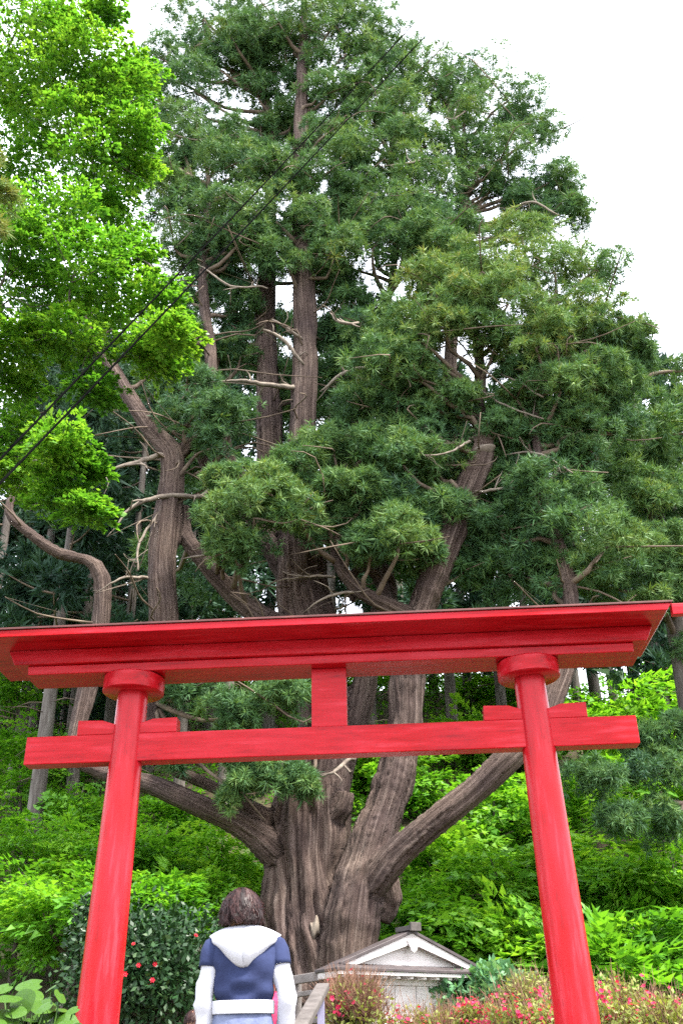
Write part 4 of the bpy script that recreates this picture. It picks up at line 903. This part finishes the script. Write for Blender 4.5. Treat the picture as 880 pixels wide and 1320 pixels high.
# wires
for (xa, ya, Ya), (xb, yb, Yb), lab in (((-60, 652, 8.0), (530, 34, 19.0), 'upper of two black wires slanting up to the crown of the cedar'), ((-60, 683, 8.0), (548, 46, 19.0), 'lower of two black wires slanting up to the crown of the cedar')):
    a = at(xa, ya, Ya); b = at(xb, yb, Yb); a = a + (a - b) * 0.1
    P = [[*(a + (b - a) * t), 0.0128] for t in np.linspace(0, 1, 24)]
    for i, t in enumerate(np.linspace(0, 1, 24)): P[i][2] -= 0.35 * 4 * t * (1 - t) * 0.25
    T = Tubes(); T.add(P, 7); tag(link('power_line', T.mesh('power_line'), M['wire']), lab, 'wire')

# ------------------------------------------------------------------ people
def loft(name, m, parent, rings, seg=32, fold=0.0, seed=0, cap=True):
    """rings: (cx, cy, cz, rx, ry) horizontal ellipses"""
    g = np.random.default_rng(seed); Rg = np.array(rings, float)
    A = []
    for i in range(len(Rg) - 1):
        for t in np.linspace(0, 1, 5)[:-1]: A.append(Rg[i] * (1 - t) + Rg[i + 1] * t)
    A.append(Rg[-1]); A = np.array(A); n = len(A)
    # soften the profile
    for _ in range(2): A[1:-1] = 0.25 * A[:-2] + 0.5 * A[1:-1] + 0.25 * A[2:]
    th = np.arange(seg) * 2 * math.pi / seg
    v = np.zeros((n, seg, 3))
    sc = lambda f: np.sign(f) * np.abs(f) ** 0.85
    v[:, :, 0] = A[:, 0:1] + A[:, 3:4] * sc(np.cos(th)); v[:, :, 1] = A[:, 1:2] + A[:, 4:5] * sc(np.sin(th)); v[:, :, 2] = A[:, 2:3]
    if fold:
        q = v.reshape(-1, 3); nz = vnoise(q * np.array([9, 9, 22]) + seed, seed) - .5 + 0.6 * (vnoise(q * np.array([16, 16, 7]), seed + 3) - .5)
        out_ = np.stack([np.cos(th), np.sin(th), np.zeros(seg)], 1)[None].repeat(n, 0).reshape(-1, 3)
        v = (q + out_ * nz[:, None] * fold).reshape(n, seg, 3)
    i = np.arange(n - 1)[:, None] * seg; j = np.arange(seg)[None]; k = (j + 1) % seg
    f = np.stack([i + j, i + k, i + seg + k, i + seg + j], 2).reshape(-1, 4)
    me = mesh_np(name, v.reshape(-1, 3), f, True)
    o = link(name, me, m, parent); md = o.modifiers.new('thickness', 'SOLIDIFY'); md.thickness = 0.006; md.offset = -1
    return o
def sleeve(name, m, parent, pts, fold=0.0, seed=0, seg=20):
    A = catmull(pts, 0.02); v, f = tube(A, seg, cap=False); n = len(A)
    if fold:
        c = np.repeat(A[:, :3], seg, 0); out_ = nrm(v - c); nz = vnoise(v * np.array([14, 14, 30]), seed) - .5
        v = v + out_ * nz[:, None] * fold
    o = link(name, mesh_np(name, v, f, True), m, parent); md = o.modifiers.new('thickness', 'SOLIDIFY'); md.thickness = 0.005; md.offset = -1
    return o
def person(label, loc, rz, height, top, legs, arm_l, arm_r, hair_len=0.0, bob=True, style='plain', group=None, hair='hair', hx=0.0):
    k = height / 1.58
    root = tag(empty('person', loc, rz), label, 'person', group); root.scale = (k, k, k)
    T = Tubes()
    def seg_(pts, s=12): T.add(catmull(pts, 0.03), s)
    for s, arm in ((-1, arm_l), (1, arm_r)):
        (sx, sy, sz), (ex, ey, ez), (wx, wy, wz) = arm
        seg_([[sx * .6, sy, sz + .01, .045], [sx, sy, sz, .048], [(sx + ex) / 2, (sy + ey) / 2, (sz + ez) / 2, .042], [ex, ey, ez, .034], [(ex + wx) / 2, (ey + wy) / 2, (ez + wz) / 2, .033], [wx, wy, wz, .024]])
        d = nrm(np.array([wx - ex, wy - ey, wz - ez])); sd_ = nrm(np.cross(d, [1.0, 0, 0])); w0 = np.array([wx, wy, wz])
        for q in (-1, 0, 1): seg_([[*(w0), .018], [*(w0 + d * .045 + sd_ * q * .022), .017], [*(w0 + d * .08 + sd_ * q * .026), .014]], 8)
        for q, fl in zip((-1.5, -.5, .5, 1.5), (.055, .068, .072, .062)):     # fingers, slightly curled inwards
            b0 = w0 + d * .078 + sd_ * q * .0195; cu = np.array([-s * .012, 0, 0])
            seg_([[*b0, .0095], [*(b0 + d * fl * .5 + cu * .4), .009], [*(b0 + d * fl * .9 + cu * 1.6), .008]], 8)
        b0 = w0 + d * .03 + sd_ * .026; seg_([[*b0, .012], [*(b0 + sd_ * .025 + d * .025), .011], [*(b0 + sd_ * .032 + d * .058), .009]], 8)
        hipx = s * .082
        seg_([[hipx * .8, 0, .86, .09], [hipx, 0, .72, .082], [hipx, .01, .46, .055], [hipx, 0, .40, .052], [hipx, -.015, .28, .052], [hipx, -.01, .10, .036], [hipx, 0, .06, .036]])
        seg_([[hipx, -.03, .045, .036], [hipx, .05, .04, .036], [hipx * 1.1, .14, .03, .026]])
    v0 = T.n; V_ = T.v; F_ = T.f
    TT = Tubes(); TT.add(catmull([[0, 0, .80, .135], [0, 0, .92, .140], [0, 0, 1.05, .118], [0, 0, 1.18, .140], [0, 0, 1.28, .140], [0, 0, 1.34, .085], [0, 0, 1.36, .05]], .03), 20)
    tv = TT.v[0]; tv[:, 1] *= 0.66; T.v.append(tv); T.f.append(TT.f[0] + T.n); T.n += len(tv)
    seg_([[0, -.01, 1.30, .058], [hx * .5, 0, 1.37, .048], [hx, .01, 1.44, .05]])
    HZ = 1.47
    bm = bmesh.new(); bmesh.ops.create_uvsphere(bm, u_segments=28, v_segments=20, radius=1)
    for v in bm.verts:
        x, y, z = v.co; jaw = 1 - 0.22 * max(0, -z); face = 0.06 * max(0, y) * max(0, -z)
        x2, y2, z2 = x * .074 * jaw, y * .092 * (1 - .1 * max(0, -z) * (y < 0)) + face * .1, z * .108
        if y > .75 and abs(x) < .28 and -.35 < z < .12: y2 += .018 * (1 - abs(x) / .28) * (1 - abs(z + .2) / .34)        # nose
        if y > .6 and .05 < z < .22 and .2 < abs(x) < .6: y2 -= .006                                                     # eye sockets
        if y > .75 and abs(x) < .35 and -.62 < z < -.45: y2 += .006                                                      # lips
        v.co = (hx + x2, .02 + y2, HZ + z2)
    bm.verts.ensure_lookup_table(); hv = np.array([v.co[:] for v in bm.verts]); hf = [[v.index for v in f.verts] for f in bm.faces]; bm.free()
    hf = [f if len(f) == 4 else [f[0], f[1], f[2], f[2]] for f in hf]
    body = Tubes(); body.v = T.v + [hv]; nb_ = T.n
    me = bpy.data.meshes.new('body_raw')
    faces = [list(map(int, f)) for f in np.vstack(T.f)] + [[i + nb_ for i in dict.fromkeys(f)] for f in hf]
    me.from_pydata(np.vstack(body.v).tolist(), [], faces)
    for s in (-1, 1):   # ears
        pass
    bmx = voxel(me, 0.009 if style == 'hoodie' else 0.014); bmx.materials.clear(); bmx.materials.append(M['skin']); bo = link('body', bmx, None, root, True)
    sm = bo.modifiers.new('smooth', 'SMOOTH'); sm.iterations = 2; sm.factor = 0.4
    for s in (-1, 1):
        bm = bmesh.new(); bmesh.ops.create_uvsphere(bm, u_segments=10, v_segments=8, radius=1)
        for v in bm.verts: v.co = Vector((hx + s * .073 + v.co.x * .010, .015 + v.co.y * .016, HZ - .005 + v.co.z * .03))
        link('ear', bm_mesh('ear', bm), M['skin'], root, True)
        bm = bmesh.new(); bmesh.ops.create_uvsphere(bm, u_segments=10, v_segments=8, radius=.011)
        for v in bm.verts: v.co = v.co + Vector((hx + s * .030, .101, HZ + .012))
        link('eye', bm_mesh('eye', bm), M['shoe'], root, True)
        hipx = s * .082
        sleeve('trouser_leg', legs, root, [[hipx * .85, 0, .93, .105], [hipx * 1.05, 0, .74, .098], [hipx, .01, .45, .075], [hipx, -.005, .08, .062]], .02, 5)
        sh = Tubes(); sh.add(catmull([[hipx, -.06, .04, .03], [hipx, -.02, .045, .045], [hipx * 1.1, .08, .035, .044], [hipx * 1.15, .17, .026, .024]], .02), 12)
        link('shoe', sh.mesh('shoe'), M['shoe'], root)
    loft('seat', legs, root, [(0, 0, .80, .155, .12), (0, 0, .90, .165, .125), (0, 0, .98, .150, .112), (0, 0, 1.02, .140, .10)], 32, .008, 4)
    if style == 'hoodie':
        loft('jacket', top, root, [(0, 0, 1.035, .142, .105), (0, 0, 1.06, .148, .112), (0, -.005, 1.11, .146, .110), (0, -.008, 1.19, .158, .114), (0, -.012, 1.27, .170, .112), (0, -.012, 1.315, .160, .098), (0, -.008, 1.345, .115, .08), (0, -.005, 1.375, .072, .068)], 56, .034, 2)
        loft('hem_band', M['white_cloth'], root, [(0, 0, .99, .158, .124), (0, 0, 1.01, .160, .126), (0, 0, 1.05, .157, .124)], 40, .006, 7)
        # hood lying open on the back
        nu, nvv = 41, 20; u = np.linspace(-1, 1, nu)[None]; t = np.linspace(0, 1, nvv)[:, None]
        half = .178 * (1 - .10 * t) ; lowz = 1.208 + .105 * np.abs(u) ** 1.7; topz = 1.392 - .045 * u ** 2
        x = u * half * (1 - .28 * t ** 2); z = topz * (1 - t) + lowz * t
        y = -(.060 + .060 * np.sin(np.clip(t * 1.02, 0, 1) * math.pi * .72) + .036 * (1 - u ** 2) * np.sin(t * math.pi) ** .8) + .075 * np.abs(u) ** 2.6 * (1 - .5 * t)
        y = y + .010 * np.exp(-((u + .18 - .25 * t) / .06) ** 2) * t - .008 * np.exp(-((u - .2 + .1 * t) / .1) ** 2) * t + 0 * z
        vv = np.stack([x + 0 * y, y, z + 0 * y], 2).reshape(-1, 3)
        ih = np.arange(nvv - 1)[:, None] * nu + np.arange(nu - 1)[None]; fh = np.stack([ih, ih + 1, ih + nu + 1, ih + nu], 2).reshape(-1, 4)
        o = link('hood', mesh_np('hood', vv, fh, True), M['white_cloth'], root); md = o.modifiers.new('thickness', 'SOLIDIFY'); md.thickness = .016; md.offset = -1
        loft('hood_collar', M['white_cloth'], root, [(0, 0, 1.335, .125, .088), (0, 0, 1.37, .10, .086), (0, .005, 1.40, .082, .078)], 32, .008, 9)
        for s, arm in ((-1, arm_l), (1, arm_r)):
            S_, E_, W_ = map(np.array, arm); m_ = S_ * .45 + E_ * .55
            sleeve('short_sleeve', top, root, [[*(S_ * np.array([.55, 1, 1]) + np.array([0, 0, .012])), .056], [*(S_ + np.array([0, 0, -.005])), .060], [*(S_ * .62 + E_ * .38), .059]], .010, 11 + s)
            sleeve('long_sleeve', M['white_cloth'], root, [[*(S_ * .72 + E_ * .28), .050], [*m_, .052], [*E_, .047], [*(E_ * .5 + W_ * .5), .046], [*(E_ * .1 + W_ * .9), .040], [*(W_), .034]], .020, 21 + s)
    else:
        loft('shirt', top, root, [(0, 0, .93, .160, .120), (0, 0, 1.05, .150, .112), (0, -.005, 1.18, .160, .114), (0, -.008, 1.28, .162, .105), (0, -.008, 1.335, .115, .08), (0, 0, 1.37, .066, .064)], 36, .018, 3)
        for s, arm in ((-1, arm_l), (1, arm_r)):
            S_, E_, W_ = map(np.array, arm)
            sleeve('sleeve', top, root, [[*(S_ * np.array([.55, 1, 1])), .062], [*S_, .064], [*E_, .05], [*(E_ * .1 + W_ * .9), .038]], .014, 31 + s)
    # hair: an untidy bob of overlapping locks
    c = np.array([hx, .004, HZ + .004]); nl = 420 if style == 'hoodie' else 150
    d = nrm(RNG.normal(size=(nl, 3))); d[:, 2] = np.abs(d[:, 2]) * .95 + .05
    d = nrm(d[~((d[:, 1] > .45) & (d[:, 2] < .6))]); nl = len(d); per = 12; n = nl * per
    lk = np.repeat(np.arange(nl), per); rad_ = np.array([.101, .110, .116]); steps = 7
    az = np.arctan2(d[:, 1], d[:, 0]); el = np.arcsin(np.clip(d[:, 2], -1, 1))
    swirl = RNG.normal(size=nl) * .35; lift = RNG.random(nl) * .13; endl = -(.22 + hair_len) - .45 * RNG.random(nl); flick = .06 + RNG.normal(size=nl) * .11; shade = RNG.random(nl)
    P = np.zeros((n, steps, 3)); off = RNG.normal(size=(n, 2)) * np.array([.10, .05])
    for j in range(steps):
        f_ = j / (steps - 1)
        e_ = (el[lk] + off[:, 1]) * (1 - f_) + endl[lk] * f_ + off[:, 1] * .5 * f_
        a_ = az[lk] + off[:, 0] * (1 - .45 * f_) + swirl[lk] * f_ + .06 * np.sin(9 * f_ + 6 * shade[lk])
        rr = np.where(e_ > 0, np.cos(e_), 1 - .16 * np.minimum(1, -e_) ** 1.5)
        puff = 1 + lift[lk] * math.sin(math.pi * min(1, f_ * .8)) + flick[lk] * f_ ** 3 + .02 * RNG.random(n)
        P[:, j] = c + np.stack([np.cos(a_) * rr * puff, np.sin(a_) * rr * puff, np.sin(e_) * (1 + .5 * lift[lk] * (e_ > 0))], 1) * rad_ + RNG.normal(size=(n, 3)) * .0028 * (.5 + f_)
    sd_ = nrm(np.cross(P[:, -1] - P[:, 0] + 1e-4, P[:, 3] - c)) * (.0022 + .0022 * RNG.random((n, 1)))
    Q = [np.stack([P[:, j] - sd_ * (1 - .13 * j), P[:, j] + sd_ * (1 - .13 * j), P[:, j + 1] + sd_ * (.87 - .13 * j), P[:, j + 1] - sd_ * (.87 - .13 * j)], 1) for j in range(steps - 1)]
    L = Leaves(); L.add(np.concatenate(Q), np.tile(shade[lk] * .75 + .25 * RNG.random(n), steps - 1)); L.build('hair', M[hair], root)
    return root

A = at(314, 1290, 5.6); feet = 0.168 * 5
person('adult seen from behind in navy hoodie with white hood and white sleeves', (A[0], 5.6, feet), R(2), 1.575, M['navy'], M['jean'],
       ((-.160, -.005, 1.298), (-.200, -.02, 1.06), (-.185, .06, .84)), ((.162, -.005, 1.298), (.222, -.035, 1.065), (.205, .05, .85)), 0.0, style='hoodie', hx=-.022)
B_ = at(349, 1300, 7.25)
person('small person in crimson top mostly hidden by the adult in navy', (B_[0], 7.25, 0.168 * 7), R(8), 0.98, M['red_cloth'], M['jean'],
       ((-.160, 0, 1.29), (-.2, -.01, 1.05), (-.19, .05, .84)), ((.16, 0, 1.29), (.2, -.01, 1.05), (.19, .05, .84)), 0.0)
C_ = at(250, 1310, 7.0)
person('small person whose face shows beside the white left sleeve', (C_[0], 7.0, 0.168 * 7), R(150), 0.735, M['jean'], M['jean'],
       ((-.160, 0, 1.29), (-.2, -.01, 1.05), (-.19, .05, .84)), ((.16, 0, 1.29), (.2, -.01, 1.05), (.19, .05, .84)), 0.0)
